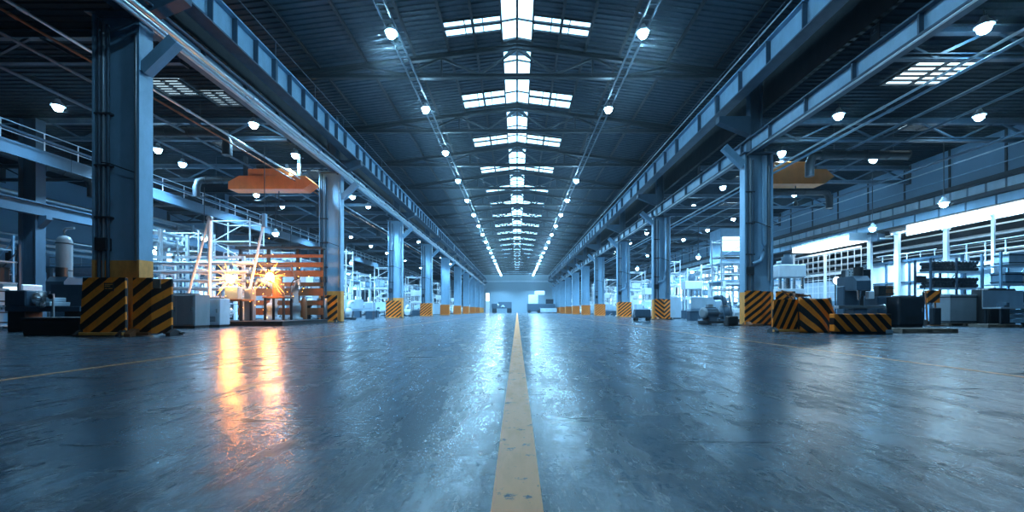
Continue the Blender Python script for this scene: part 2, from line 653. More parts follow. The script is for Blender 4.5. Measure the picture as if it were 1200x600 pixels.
def make_truss():
    t = thing('roof_truss', '', 'truss', (0, 0, 0), 0, 'roof trusses over the nave')
    zb = 12.62 + H
    for s in (-1, 1):
        MB().ibeam((0, 0, zroof(0) - .28), (s * 12.7, 0, zroof(12.7) - .28), .26, .22, .04, .03).build('top_chord', 'dark', t)
    MB().ibeam((-12.7, 0, zb), (12.7, 0, zb), .24, .24, .04, .03).build('bottom_chord', 'dark', t)
    n = 6
    for s in (-1, 1):
        for k in range(n):
            xa, xb = 12.2 * k / n, 12.2 * (k + 1) / n
            if k % 2 == 0:
                p = ((s * xa, 0, zroof(xa) - .4), (s * xb, 0, zb + .1))
            else:
                p = ((s * xa, 0, zb + .1), (s * xb, 0, zroof(xb) - .4))
            MB().bar(*p, .11, .11).build('web_brace', 'dark', t)
        MB().bar((s * 4.07, 0, zb), (s * 4.07, 0, zroof(4.07) - .3), .09, .09).build('web_post', 'dark', t)
    MB().bar((0, 0, zb), (0, 0, ZR - .3), .12, .12).build('king_post', 'dark', t)
    MB().prismy([(-.7, ZR - .75), (.7, ZR - .75), (.25, ZR - .3), (-.25, ZR - .3)], -.02, .02).build('gusset_plate', 'steel2', t)
    return t


truss = Proto(make_truss)
for i, y in enumerate(TRUSS):
    truss((0, y, 0), 0, 'dark steel roof truss spanning the nave, %s from the camera' % ORD[i], 'roof trusses over the nave')
# purlins
for nm, x in (('left gutter', -10.6), ('left of the left lamp row', -8.1), ('over the left lamp row', -5.5), ('at the left ends of the skylight strips', -3.65), ('crossing the left skylight strips', -2.2),
              ('under the glazed ridge', 0), ('crossing the right skylight strips', 2.2), ('at the right ends of the skylight strips', 3.65), ('over the right lamp row', 5.5), ('right of the right lamp row', 8.1), ('right gutter', 10.6)):
    z = zroof(x) - .1
    tag(MB().ibeam((x, Y0, z), (x, Y1, z), .16, .12, .02, .02).build('roof_purlin', 'dark'), 'long dark steel roof purlin ' + (nm if 'gutter' not in nm else 'beside the ' + nm), 'purlin', 'purlins under the nave roof')
# cable trays that carry the lamps
for s, side in ((-1, 'left'), (1, 'right')):
    z = 12.35 + H
    tr = MB().box(s * 5.3, s * 5.36, 10, 150, z, z + .12).box(s * 5.7, s * 5.76, 10, 150, z, z + .12)
    y = 10.
    while y < 150:
        tr.box(s * 5.3, s * 5.76, y, y + .05, z, z + .03)
        y += .9
    tag(tr.build('cable_tray', 'steel2'), 'long thin cable tray above the %s row of nave lamps' % side, 'cable tray')


def make_lamp(mat='bulb', drop=1.4, power=900, cone=128):
    t = thing('pendant_lamp', '', 'lamp')
    MB().cyl((0, 0, .25), (0, 0, drop), .025, 6).build('rod', 'dark', t)
    MB().lathe((0, 0, .06), [(.27, 0), (.28, .03), (.22, .13), (.12, .22), (.09, .34), (.02, .36)], 14).build('housing', 'grey', t)
    MB().lathe((0, 0, 0), [(.03, -.2), (.12, -.16), (.18, -.08), (.2, .0), (.17, .1)], 12).build('bulb', mat, t)
    key = (power, cone)
    if key not in LD:
        d = bpy.data.lights.new('lamp_light', 'SPOT')
        d.energy = power
        d.color = (.33, .67, 1.)
        d.spot_size = math.radians(cone)
        d.spot_blend = .55
        d.shadow_soft_size = .18
        LD[key] = d
    o = bpy.data.objects.new('lamp_light', LD[key])
    COL.objects.link(o)
    o.parent = t
    o.location = (0, 0, -.42)
    return t


LD = {}
lamp = Proto(make_lamp)
for s, side in ((-1, 'left'), (1, 'right')):
    k = 0
    for i in range(-2, 19):  # nearest two per row are out of view, added to light the column fronts
        if s > 0 and i == 2:
            continue
        lamp((s * 5.46, 18.5 + 7 * i, 12.0 + H), 0, 'glowing round lamp under the nave roof, %s from the camera in the %s row' % (ORD[k], side), 'lamps in the %s nave row' % side, drop=.34, power=150 if i < 0 else 2000 if i < 3 else 3000 if i < 9 else 6500)
        k += 1
LAMPL = [(-14.2, 23), (-14.3, 27.5), (-14.3, 33), (-14.5, 37.6), (-14.3, 41), (-14.3, 48), (-14.3, 55), (-14.3, 62), (-14.3, 70), (-14.3, 80), (-14.3, 92), (-14.3, 106)]
LAMPL2 = [(-22.6, 21), (-22.4, 26.6), (-22.9, 29.2), (-22.6, 37), (-22.6, 41), (-22.6, 50), (-22.6, 58), (-22.6, 66), (-22.6, 74), (-22.6, 86), (-22.6, 100)]
LAMPR = [(16.2, 14.8), (16.2, 21.5), (16.5, 26.6), (16.4, 34), (16.5, 40), (16.4, 47), (16.4, 54), (16.4, 62), (16.4, 72), (16.4, 84), (16.4, 98)]
LAMPR2 = [(23.4, 21.6), (23.2, 27.8), (23.4, 36), (23.2, 45.8), (23.2, 52), (23.0, 59), (23.2, 66), (23.2, 76), (23.2, 88)]
for lst, nm in ((LAMPL, 'row beside the left columns'), (LAMPL2, 'outer row of the left aisle'), (LAMPR, 'row beside the right columns'), (LAMPR2, 'outer row of the right aisle')):
    for i, (x, y) in enumerate(lst):
        lamp((x, y, (10.0 if x < 0 else 9.8) + H), 0, 'glowing aisle lamp, %s from the camera in the %s' % (ORD[i], nm), 'aisle lamps in the ' + nm, mat='bulbs', drop=.8 if x < 0 else .6, power=3000 if y > 25 else 1000)

# columns
ZC = 8.0 + H


def make_column(s=1, near=True, band=2.32, pipe=False):
    """s=+1: stands on the left side (nave towards +x)"""
    t = thing('steel_column', '', 'column')
    zt = ZC if s < 0 else ZC + 1.1
    MB().ibeam((0, 0, 0), (0, 0, zt), 1.45, .5, .07, .16, (1, 0, 0)).build('shaft', 'steel', t)
    MB().ibeam((0, 0, .02), (0, 0, band), 1.458, .508, .078, .168, (1, 0, 0)).build('yellow_band', 'yellow', t)
    MB().box(-.85, .85, -.38, .38, 0, .05).build('base_plate', 'dark', t)
    MB().box(-.85, .85, -.38, .38, zt, zt + .06).build('head_plate', 'steel2', t)
    up = MB().ibeam((s * .1, 0, zt + .06), (s * .1, 0, 13.6), .62, .42, .05, .04, (1, 0, 0))
    up.build('upper_shaft', 'steel2', t)
    # corbel that carries the crane girder
    br = MB().prismy([(.42, 9.75), (2.0, 10.4), (2.0, 10.7), (.42, 10.7)] if s > 0 else [(-.42, 9.75), (-.42, 10.7), (-2.0, 10.7), (-2.0, 10.4)], -.2, .2)
    br.build('corbel', 'steel2', t)
    za = zt - .55 - (1.1 if s > 0 else 0)
    arm = MB().bar((s * .72, -.05, za), (s * 1.7, -.05, za + .95), .3, .34)
    arm.build('bracket_arm', 'steel', t)
    if near:
        for q, (x, r) in enumerate(((-.55, .05), (-.42, .03), (-.28, .045))):
            MB().cyl((x, -.2, .9 + .3 * q), (x, -.2, zt - .1 - .1 * q), r, 8).build('conduit', 'steel2' if q != 1 else 'galv', t)
        if pipe:
            MB().tube([(.3, -.2, zt - .1), (.3, -.2, 4.2), (.27, -.2, 3.7), (.1, -.2, 3.3), (-.3, -.2, 3.15)], .11, 10).build('downpipe', 'steel', t)
        MB().cyl((.55, -.16, 2.3), (.55, -.16, zt - .6), .045, 8).build('conduit', 'galv', t)
        MB().box(-.62, -.25, -.3, -.09, 2.6, 3.0, .02).build('junction_box', 'dark', t)
        for z in (3.6, 5.2, 6.8):
            MB().box(-.68, -.2, -.25, -.08, z, z + .06).build('clamp_bar', 'dark', t)
        MB().tube([(-.4, -.3, 5.3), (-.1, -.32, 5.25), (.3, -.3, 5.1), (.6, -.28, 5.0)], .02, 6).build('cable', 'black', t)
    return t


column = Proto(make_column)
LC = [13.55 + 15 * k for k in range(10)]
RC = [22.2, 36.8, 49.8, 64.2, 77.2, 90, 103, 116, 129, 142]
for i, y in enumerate(LC):
    column((-12.33, y - .2, 0), 0, 'blue-grey steel column on a yellow foot, %s from the camera in the left row' % ORD[i], 'columns along the left side of the nave', s=1, near=i < 4, band=2.32 if i == 0 else 2.05 if i < 3 else 1.78)
for i, y in enumerate(RC):
    column((12.33, y - .2, 0), 0, 'blue-grey steel column on a yellow foot, %s from the camera in the right row' % ORD[i], 'columns along the right side of the nave', s=-1, near=i < 4, band=1.7, pipe=i < 3)

# crane girders with stiffeners and the beams on the column heads


def make_girder(L=15., h=1.0, step=1.3, s=1):
    t = thing('crane_girder', '', 'girder')
    MB().box(-.03, .03, 0, L, .06, h - .06).build('web', 'steel', t)
    MB().box(-.28, .28, 0, L, 0, .06).build('bottom_flange', 'steel2', t)
    MB().box(-.25, .25, 0, L, h - .06, h).build('top_flange', 'steel', t)
    n = int(L / step)
    for k in range(n):
        MB().box(s * .03, s * .22, k * step + .05, k * step + .09 + (.12 if k % 4 == 0 else 0), .06, h - .06).build('stiffener', 'steel2', t)
    MB().box(-.05, .05, 0, L, h, h + .1).build('rail', 'galv', t)
    r = MB().cyl((s * -.0, 0, h + .95), (0, L, h + .95), .022, 6)
    for k in range(4):
        r.cyl((0, (k + .5) * L / 4, h), (0, (k + .5) * L / 4, h + .95), .02, 6)
    r.build('handrail', 'steel2', t)
    return t


girder = Proto(make_girder)
for i in range(11):
    y = -1.45 + 15 * i if i else -1.45
    if y + 15 > Y1:
        continue
    girder((-10.85, y, 10.0 + H), 0, 'long blue crane girder above the left columns, %s length from the camera' % ORD[i], 'crane girders along the left side', L=14.98, h=1.15, step=1.3, s=1)
    girder((10.85, y, 10.4 + H), 0, 'long blue crane girder above the right columns, %s length from the camera' % ORD[i], 'crane girders along the right side', L=14.98, h=1.15, step=2.3, s=-1)


def make_headbeam(s=1):
    t = thing('column_beam', '', 'beam')
    L = 14.98
    MB().box(s * .5 - .03, s * .5 + .03, 0, L, .06, .70).build('web', 'steel', t)
    MB().box(s * .5 - .22, s * .5 + .22, 0, L, 0, .06).build('bottom_flange', 'steel2', t)
    MB().box(s * .5 - .22, s * .5 + .22, 0, L, .70, .76).build('top_flange', 'steel2', t)
    for k in range(6):
        MB().box(s * .53, s * .68, k * 2.5 + .1, k * 2.5 + .16, .06, .70).build('stiffener', 'steel2', t)
    MB().cyl((s * .75, 0, -.1), (s * .75, L, -.1), .04, 6).build('conduit', 'galv', t)
    return t


headbeam = Proto(make_headbeam)
for i in range(10):
    y = -1.45 + 15 * i
    headbeam((-12.5, y, ZC + 1.16), 0, 'plain beam resting on the left column heads, %s length from the camera' % ORD[i], 'beams on the left column heads', s=1)
    headbeam((12.5, y + 8.9, ZC + .06), 0, 'plain beam resting on the right column heads, %s length from the camera' % ORD[i], 'beams on the right column heads', s=-1) if y + 22 < Y1 + 2 else None

# pipes running along the hall
for x, z, r, mat, lab in ((-11.12, 8.95 + H, .09, 'galv', 'thick silvery pipe running above the left column heads, nearest the nave'),
                          (-11.3, 8.78 + H, .06, 'pale', 'thin pale pipe between two silvery ones above the left column heads'),
                          (-11.47, 9.02 + H, .09, 'galv', 'silvery pipe above the left column heads, farthest from the nave'),
                          (-11.25, 9.4 + H, .05, 'steel2', 'thin dark pipe above the silvery pipes at the left columns'),
                          (-13.9, 8.45 + H, .05, 'galv', 'thin pipe along the left aisle just behind the columns'),
                          (-14.2, 8.3 + H, .04, 'brown', 'thin rusty brown pipe along the left aisle behind the columns'),
                          (15.4, 8.55 + H, .05, 'galv', 'thin silvery pipe along the right aisle behind the columns'),
                          (15.75, 8.45 + H, .06, 'steel', 'thin blue pipe paired with a silvery one along the right aisle'),
                          (26.5, 8.9 + H, .04, 'galv', 'thin silvery pipe high along the right outer wall'),
                          (26.5, 8.1 + H, .03, 'steel', 'thin blue pipe low along the right wall cladding'),
                          (10.4, 11.75 + H, .03, 'galv', 'thin rail above the right crane girder')):
    p = MB()
    p.cyl((x, 2, z), (x, 149, z), r, 8)
    y = 6.
    while y < 149:
        p.cyl((x, y - .12, z), (x, y + .12, z), r * 1.35, 8)
        y += 6.
    tag(p.build('hanging_pipe', mat), lab, 'pipe')

for i, (x, z, r, mat) in enumerate(((-27.6, 4.2, .1, 'pale'), (-27.9, 4.6, .07, 'white'), (-28.3, 7.4, .12, 'galv'), (-28.9, 7.1, .07, 'pale'), (-33, 5.3, .12, 'white'), (-33.4, 5.8, .08, 'galv'), (-34, 7.6, .1, 'white'), (-24.6, 9.6, .08, 'steel2'), (-19.8, 10.1, .07, 'steel2'), (-17, 9.9, .06, 'steel2'), (-30, 10.0, .1, 'steel2'))):
    p = MB().cyl((x, 3, z), (x, 148, z), r, 8)
    tag(p.build('hanging_pipe', mat), 'long pipe along the left aisle past the inner columns, %s of eleven from below' % ORD[i], 'pipe', 'pipes of the left aisle')
for i, (x, z, r, mat) in enumerate(((18.4, 9.7, .07, 'steel2'), (20.8, 9.9, .06, 'steel2'), (25, 9.6, .08, 'steel2'))):
    p = MB().cyl((x, 3, z), (x, 148, z), r, 8)
    tag(p.build('hanging_pipe', mat), 'long pipe under the right aisle roof, %s from the columns' % ORD[i], 'pipe', 'pipes of the right aisle roof')

# aisle trusses


def make_aisle_truss(w=15., zt=10.6):
    t = thing('aisle_truss', '', 'truss')
    MB().ibeam((0, 0, zt), (w, 0, zt), .3, .24, .04, .03).build('top_chord', 'steel2', t)
    MB().ibeam((0, 0, zt - 1.0), (w, 0, zt - 1.0), .22, .2, .04, .03).build('bottom_chord', 'steel2', t)
    for x in (.02, w - .02):
        MB().box(x - .02, x + .02, -.2, .2, zt - 1.2, zt + .15).build('mount_plate', 'dark', t)
    n = int(w / 1.9)
    for k in range(n):
        a, b = w * k / n, w * (k + 1) / n
        MB().bar((a, 0, zt - 1.0 if k % 2 else zt), (b, 0, zt if k % 2 else zt - 1.0), .09, .09).build('web_brace', 'steel2', t)
    return t


atruss = Proto(make_aisle_truss)
for i in range(14):
    y = 16.5 + 7.5 * i
    atruss((-38.02, y, 0), 0, 'lattice truss under the left aisle roof, %s from the camera' % ORD[i], 'trusses of the left aisle', w=25.2, zt=ZL - .2)
    atruss((12.98, y - 1, 0), 0, 'lattice truss under the right aisle roof, %s from the camera' % ORD[i], 'trusses of the right aisle', w=15.04, zt=ZRt - .2)

# second row of columns in the left aisle with crane beam and walkway


def make_inner_col():
    t = thing('aisle_column', '', 'column')
    MB().ibeam((0, 0, 0), (0, 0, ZL - .4), .95, .5, .06, .12, (1, 0, 0)).build('shaft', 'steel2', t)
    MB().box(-.6, .6, -.35, .35, 0, .05).build('base_plate', 'dark', t)
    MB().prismy([(.4, 5.2), (.95, 5.75), (.95, 5.95), (.4, 5.95)], -.15, .15).build('corbel', 'steel2', t)
    return t


icol = Proto(make_inner_col)
for i in range(9):
    icol((-26.6, 23.4 + 15 * i, 0), 0, 'narrow steel column inside the left aisle, %s from the camera' % ORD[i], 'inner columns of the left aisle')


def make_ibeam_run():
    t = thing('aisle_beam', '', 'beam')
    MB().box(.42, .48, 0, 14.98, .06, .64).build('web', 'steel2', t)
    MB().box(.25, .65, 0, 14.98, 0, .06).build('bottom_flange', 'steel2', t)
    MB().box(.25, .65, 0, 14.98, .64, .70).build('top_flange', 'steel2', t)
    return t


irun = Proto(make_ibeam_run)


def make_walkway():
    t = thing('walkway', '', 'walkway')
    L = 14.98
    MB().box(-.6, .9, 0, L, 0, .1).build('deck', 'steel2', t)
    MB().box(.82, .9, 0, L, -.5, .2).build('edge_beam', 'steel2', t)
    for z in (.6, 1.1):
        MB().cyl((.86, 0, z), (.86, L, z), .028, 6).build('handrail', 'pale', t)
    for k in range(8):
        MB().cyl((.86, k * 1.9 + .4, .1), (.86, k * 1.9 + .4, 1.1), .028, 6).build('post', 'white', t)
    return t


walk = Proto(make_walkway)
for i in range(9):
    y = 8.5 + 15 * i
    irun((-26.6, y, 5.95), 0, 'blue crane beam on the inner columns of the left aisle, %s length' % ORD[i], 'beams on the inner left columns')
    walk((-25.45, y, 8.1 + H), 0, 'railed walkway high in the left aisle, %s length from the camera' % ORD[i], 'walkway lengths in the left aisle')

# ducts and pipes under the aisle roofs


def make_duct(L=5., r=.24):
    t = thing('hanging_duct', '', 'duct')
    d = MB().cyl((-L / 2, 0, 0), (L / 2, 0, 0), r, 14)
    k = -L / 2
    while k < L / 2:
        d.cyl((k, 0, 0), (k + .06, 0, 0), r + .03, 14)
        k += 1.2
    d.build('tube', 'dark', t)
    MB().tube([(L / 2, 0, 0), (L / 2 + .4, 0, -.1), (L / 2 + .55, 0, -.5), (L / 2 + .55, 0, -1.2)], r * .95, 12).build('elbow', 'dark', t)
    for k in (-L / 3, L / 3):
        MB().cyl((k, 0, r), (k, 0, 1.6), .015, 5).build('hanger', 'dark', t)
    return t


duct = Proto(make_duct)
for i, (x, y, rz) in enumerate(((-18, 22, .0), (-19.5, 30, PI), (-20, 36.5, 0), (-30, 27, PI / 2), (-18, 46, 0), (-20, 57, PI), (19.5, 24, PI), (20, 31.5, 0), (20, 50, 0), (20.5, 57, PI))):
    side = 'left' if x < 0 else 'right'
    j = i if i < 6 else i - 6
    duct((x, y, (9.2 if x < 0 else 8.75) + H), rz, 'silvery round duct under the %s aisle roof, %s from the camera' % (side, ORD[j]), 'ducts under the %s aisle roof' % side)

# ================================================================ FLOOR THINGS: builders


def make_barrier(w=1.32, h=1.74, m1='hazr', taper=.1, base='yellow', sign=False):
    """upright hazard board on a low base; faces -y"""
    t = thing('hazard_barrier', '', 'barrier')
    MB().prismy([(-w / 2 - taper, .08), (w / 2, .08), (w / 2, h), (-w / 2, h)], -.03, .03).build('panel', m1, t)
    MB().box(-w / 2 - taper - .02, w / 2 + .02, -.16, -.05, .03, .12, .01).build('base_rail', 'yellow', t)
    for x in (-w / 2 - taper + .05, w / 2 - .05):
        MB().prismx([(-.25, 0), (.3, 0), (.3, .08), (.05, .18), (-.1, .18), (-.25, .05)], x - .05, x + .05).build('foot', 'black', t)
    for x in (-w / 2 + .06, w / 2 - .06):
        MB().bar((x, .06, .1), (x, .06, h - .02), .06, .06).build('upright', 'black', t)
    if sign:
        p = MB().box(.02, .30, -.05, -.03, 1.34, 1.58).build('sign_plate', 'black', t)
        mk = MB()
        for z, a, b in ((1.52, .05, .27), (1.47, .05, .2), (1.40, .05, .12), (1.40, .15, .27)):
            mk.box(a, b, -.056, -.05, z, z + .025)
        mk.build('sign_marks', 'yellow', p)
    return t


barrier = Proto(make_barrier)


def make_folded(w=.62, d=.5, h=1.74, ma='hazr', mb='hazr', plate=True):
    t = thing('folded_barrier', '', 'barrier')
    MB().box(-w, -.005, -.03, .03, .08, h).build('panel', ma, t)
    q = MB().prismz([(.005, -.03), (w * .75, .03 + d * .3), (w * .75, .09 + d * .3), (.005, .03)], .08, h - .03)
    q.build('wing_panel', mb, t)
    MB().box(-w, 0, -.15, -.05, .02, .12, .01).build('base_rail', 'brown', t)
    MB().prismx([(-.35, 0), (.3, 0), (.3, .1), (.05, .22), (-.15, .22), (-.35, .08)], -w + .02, -w + .2).build('foot', 'brown', t)
    MB().prismx([(-.1, 0), (.4, 0), (.4, .1), (.1, .2), (-.1, .1)], w * .75 + .05, w * .75 + .18).build('foot', 'black', t)
    MB().box(w * .2, w * .85 + .25, .1 + d * .3, .16 + d * .3, .05, .1).build('outrigger', 'black', t)
    if plate:
        MB().box(.05, .28, -.06, -.03, h - .32, h - .05, .01).build('hook_plate', 'wood', t)
    return t


folded = Proto(make_folded)


def make_cabinet(w=.9, d=.7, h=1.5, mat='grey', doors=1, vents=True):
    t = thing('control_cabinet', '', 'cabinet')
    MB().box(-w / 2, w / 2, -d / 2, d / 2, .1, h, .02).build('body', mat, t)
    MB().box(-w / 2 + .03, w / 2 - .03, -d / 2 + .03, d / 2 - .03, 0, .1).build('plinth', 'black', t)
    for k in range(doors):
        a = -w / 2 + .04 + (w - .08) * k / doors
        b = -w / 2 + .04 + (w - .08) * (k + 1) / doors
        dr = MB().box(a + .01, b - .01, -d / 2 - .025, -d / 2, .16, h - .06, .008).build('door', mat, t)
        MB().box(b - .1, b - .06, -d / 2 - .06, -d / 2 - .025, h * .5, h * .5 + .18).build('handle', 'chrome', dr)
    if vents:
        v = MB()
        for k in range(5):
            v.box(-w * .28, w * .28, -d / 2 - .035, -d / 2 - .025, h * .2 + k * .05, h * .2 + k * .05 + .02)
        v.build('vent', 'black', t)
    MB().box(-w * .3, w * .3, -d * .3, d * .3, h, h + .05, .01).build('top_cap', 'dark', t)
    return t


cabinet = Proto(make_cabinet)


def make_lathe(L=2.6, mat='grey', mat2='dark'):
    t = thing('lathe', '', 'lathe')
    for x in (-L / 2 + .35, L / 2 - .3):
        MB().box(x - .3, x + .3, -.32, .32, 0, .72, .02).build('pedestal', mat2, t)
    MB().box(-L / 2, L / 2, -.36, .36, .72, .92, .02).build('bed', mat, t)
    MB().box(-L / 2, -L / 2 + .75, -.38, .38, .92, 1.5, .04).build('headstock', mat, t)
    MB().lathe((-L / 2 + .75, 0, 1.2), [(.24, 0), (.24, .16), (.1, .18), (.1, .26)], 16, 'x').build('chuck', 'chrome', t)
    MB().prismx([(-.2, .92), (.2, .92), (.16, 1.32), (-.16, 1.32)], L / 2 - .5, L / 2 - .1).build('tailstock', mat, t)
    MB().box(-.1, .4, -.5, .45, .92, 1.08, .02).box(.0, .3, -.25, .2, 1.08, 1.24, .02).build('carriage', 'pale', t)
    MB().lathe((.15, -.5, .98), [(.02, -.1), (.02, -.02), (.12, -.02), (.12, 0)], 14, 'y').build('handwheel', 'chrome', t)
    MB().prismx([(.42, .9), (.46, .9), (.5, 1.75), (.44, 1.75)], -L / 2 + .8, L / 2).build('splash_guard', mat, t)
    return t


lathe = Proto(make_lathe)


def make_mill(mat='pale', mat2='dark', h=2.4):
    t = thing('milling_machine', '', 'machine')
    MB().box(-.55, .55, -.75, .75, 0, .28, .04).build('base', mat2, t)
    MB().box(-.35, .35, .1, .7, .28, h * .82, .04).build('column', mat, t)
    MB().box(-.28, .28, -.55, .1, .28, .85, .03).build('knee', mat, t)
    MB().box(-.95, .95, -.6, -.1, .85, 1.0, .01).build('table', 'chrome', t)
    MB().prismx([(-.75, h * .72), (.55, h * .72), (.75, h * .86), (.75, h), (-.5, h), (-.75, h * .9)], -.3, .3).build('head', mat, t)
    MB().cyl((0, -.4, h * .72), (0, -.4, 1.25), .09, 12, .06).build('spindle', 'chrome', t)
    MB().cyl((0, -.35, h), (0, -.35, h + .4), .19, 14).build('motor', mat2, t)
    MB().lathe((.95, -.35, .93), [(.02, 0), (.02, .1), (.14, .1), (.14, .13)], 14, 'x').build('handwheel', 'chrome', t)
    MB().box(.38, .62, -.45, -.2, 1.3, 1.65, .02).build('control_box', 'white', t)
    return t


mill = Proto(make_mill)


def make_press(mat='pale', mat2='dark', h=3.4, w=1.7):
    t = thing('hydraulic_press', '', 'press')
    MB().box(-w / 2, w / 2, -.6, .6, 0, .8, .04).build('bed', mat2, t)
    MB().box(-w / 2, w / 2, -.55, .55, h - .8, h, .05).build('crown', mat, t)
    for x in (-w / 2 + .16, w / 2 - .16):
        for y in (-.4, .4):
            MB().cyl((x, y, .8), (x, y, h - .8), .09, 12).build('guide_post', 'chrome', t)
    MB().box(-w / 2 + .04, w / 2 - .04, -.5, .5, h * .5, h * .5 + .3, .02).build('ram_plate', mat, t)
    MB().cyl((0, 0, h * .5 + .3), (0, 0, h - .8), .2, 14).build('ram', 'chrome', t)
    MB().lathe((0, 0, h), [(.32, 0), (.32, .5), (.2, .56), (.2, .7)], 16).build('cylinder', mat2, t)
    MB().box(w / 2, w / 2 + .35, -.5, -.1, .9, 1.7, .02).build('control_box', 'white', t)
    MB().box(-.4, .4, -.3, .3, .8, .95, .01).build('die', 'grey', t)
    return t


press = Proto(make_press)


def make_pump(mat='white', s=1.):
    t = thing('pump_set', '', 'pump')
    MB().box(-1.0, 1.0, -.4, .4, .05, .2, .01).build('skid', 'dark', t)
    for x in (-.85, .85):
        MB().box(x - .08, x + .08, -.42, .42, 0, .06).build('foot', 'black', t)
    m = MB().cyl((-.9, 0, .62), (-.15, 0, .62), .3, 16)
    for k in range(10):
        a = 2 * PI * k / 10
        m.bar((-.85, .31 * math.cos(a), .62 + .31 * math.sin(a)), (-.2, .31 * math.cos(a), .62 + .31 * math.sin(a)), .02, .06)
    m.box(-.75, -.3, -.3, .3, .2, .4)
    m.build('motor', mat, t)
    MB().lathe((-1.02, 0, .62), [(.2, 0), (.31, .04), (.31, .12)], 16, 'x').build('fan_cover', 'grey', t)
    MB().cyl((-.15, 0, .62), (.35, 0, .62), .07, 10).build('shaft', 'chrome', t)
    MB().lathe((.3, 0, .62), [(.16, 0), (.38, .06), (.42, .2), (.38, .34), (.16, .4)], 18, 'x').box(.35, .65, -.2, .2, .2, .4).build('volute', mat, t)
    MB().tube([(.5, 0, .9), (.5, 0, 1.2), (.52, .1, 1.4), (.55, .35, 1.5), (.55, .8, 1.5)], .13, 10).build('outlet_pipe', mat, t)
    MB().cyl((.5, 0, 1.0), (.5, 0, 1.06), .22, 14).build('flange', 'galv', t)
    MB().box(-.7, -.4, -.12, .12, .92, 1.12, .02).build('terminal_box', 'grey', t)
    return t


pump = Proto(make_pump)


def make_robot(mat='white'):
    t = thing('robot_arm', '', 'robot')
    MB().lathe((0, 0, 0), [(.45, 0), (.45, .1), (.3, .16), (.28, .5), (.34, .55), (.34, .8)], 16).build('base', mat, t)
    MB().bar((0, 0, .7), (.35, 0, 1.8), .26, .3).cyl((0, -.22, .75), (0, .22, .75), .24, 14).cyl((.35, -.2, 1.8), (.35, .2, 1.8), .2, 14).build('lower_arm', mat, t)
    MB().bar((.3, 0, 1.85), (-.75, 0, 2.25), .2, .2).build('upper_arm', mat, t)
    MB().cyl((-.7, 0, 2.23), (-.95, 0, 2.2), .1, 10).cyl((-.9, 0, 2.22), (-1.05, 0, 1.95), .07, 10).build('wrist', 'grey', t)
    MB().cyl((-1.05, 0, 1.95), (-1.15, 0, 1.7), .03, 8).build('nozzle', 'chrome', t)
    MB().tube([(.1, .2, .9), (.5, .25, 1.6), (.4, .2, 2.1), (-.2, .15, 2.3), (-.8, .1, 2.3)], .035, 6).build('hose', 'black', t)
    return t


robot = Proto(make_robot)


def make_tank(r=.45, h=2.6, mat='pale', legs=True):
    t = thing('storage_tank', '', 'tank')
    z0 = .5 if legs else 0
    MB().lathe((0, 0, z0), [(r * .5, -.1), (r, .08), (r, h - z0 - .25), (r * .7, h - z0 - .06), (r * .2, h - z0)], 20).build('vessel', mat, t)
    for z in (.3, .65, .95):
        MB().lathe((0, 0, z0 + (h - z0) * z - .2), [(r + .005, 0), (r + .025, 0), (r + .025, .06), (r + .005, .06)], 20).build('band', 'dark', t)
    if legs:
        for k in range(3):
            a = 2 * PI * k / 3 + .4
            MB().bar((r * .85 * math.cos(a), r * .85 * math.sin(a), 0), (r * .85 * math.cos(a), r * .85 * math.sin(a), z0 + .25), .08, .08).build('leg', 'dark', t)
    MB().tube([(0, 0, h), (0, 0, h + .25), (.1, 0, h + .35), (.5, 0, h + .38)], .06, 8).build('outlet_pipe', 'galv', t)
    return t


tank = Proto(make_tank)


def make_pallet(w=1.2, d=1.0):
    t = thing('wooden_pallet', '', 'pallet')
    m = MB()
    for k in range(6):
        y = -d / 2 + (d - .1) * k / 5
        m.box(-w / 2, w / 2, y, y + .1, .12, .145)
    m.build('deck_boards', 'wood', t)
    for x in (-w / 2 + .06, 0, w / 2 - .06):
        MB().box(x - .06, x + .06, -d / 2, d / 2, .02, .12).build('runner', 'wood', t)
    m = MB()
    for y in (-d / 2, -.05, d / 2 - .1):
        m.box(-w / 2, w / 2, y, y + .1, 0, .02)
    m.build('base_boards', 'wood', t)
    return t


pallet = Proto(make_pallet)


def make_crate(w=.9, d=.8, h=.7, mat='grey'):
    t = thing('crate', '', 'crate')
    MB().box(-w / 2, w / 2, -d / 2, d / 2, 0, h, .015).build('body', mat, t)
    for z in (.06, h - .1):
        MB().box(-w / 2 - .02, w / 2 + .02, -d / 2 - .02, d / 2 + .02, z, z + .05).build('band', 'dark', t)
    MB().box(-w / 2 - .02, w / 2 + .02, -d / 2 - .02, d / 2 + .02, h, h + .04, .01).build('lid', mat, t)
    return t


crate = Proto(make_crate)


def make_rack(w=2.6, d=.9, h=4.2, n=4, mat='steel2'):
    t = thing('storage_rack', '', 'rack')
    for x in (-w / 2, 0, w / 2):
        for y in (-d / 2, d / 2):
            MB().box(x - .04, x + .04, y - .04, y + .04, 0, h).build('upright', mat, t)
    for k in range(n):
        z = .15 + (h - .9) * k / (n - 1)
        MB().box(-w / 2, w / 2, -d / 2, d / 2, z, z + .05).box(-w / 2, w / 2, -d / 2 - .03, -d / 2 + .03, z - .06, z + .05).build('shelf', 'pale', t)
    for y in (-d / 2, d / 2):
        MB().bar((-w / 2, d / 2, .3), (0, d / 2, h - .2), .04, .03)
    MB().bar((-w / 2, d / 2, .3), (w / 2, d / 2, h - .2), .04, .03).build('cross_brace', mat, t)
    return t


rack = Proto(make_rack)


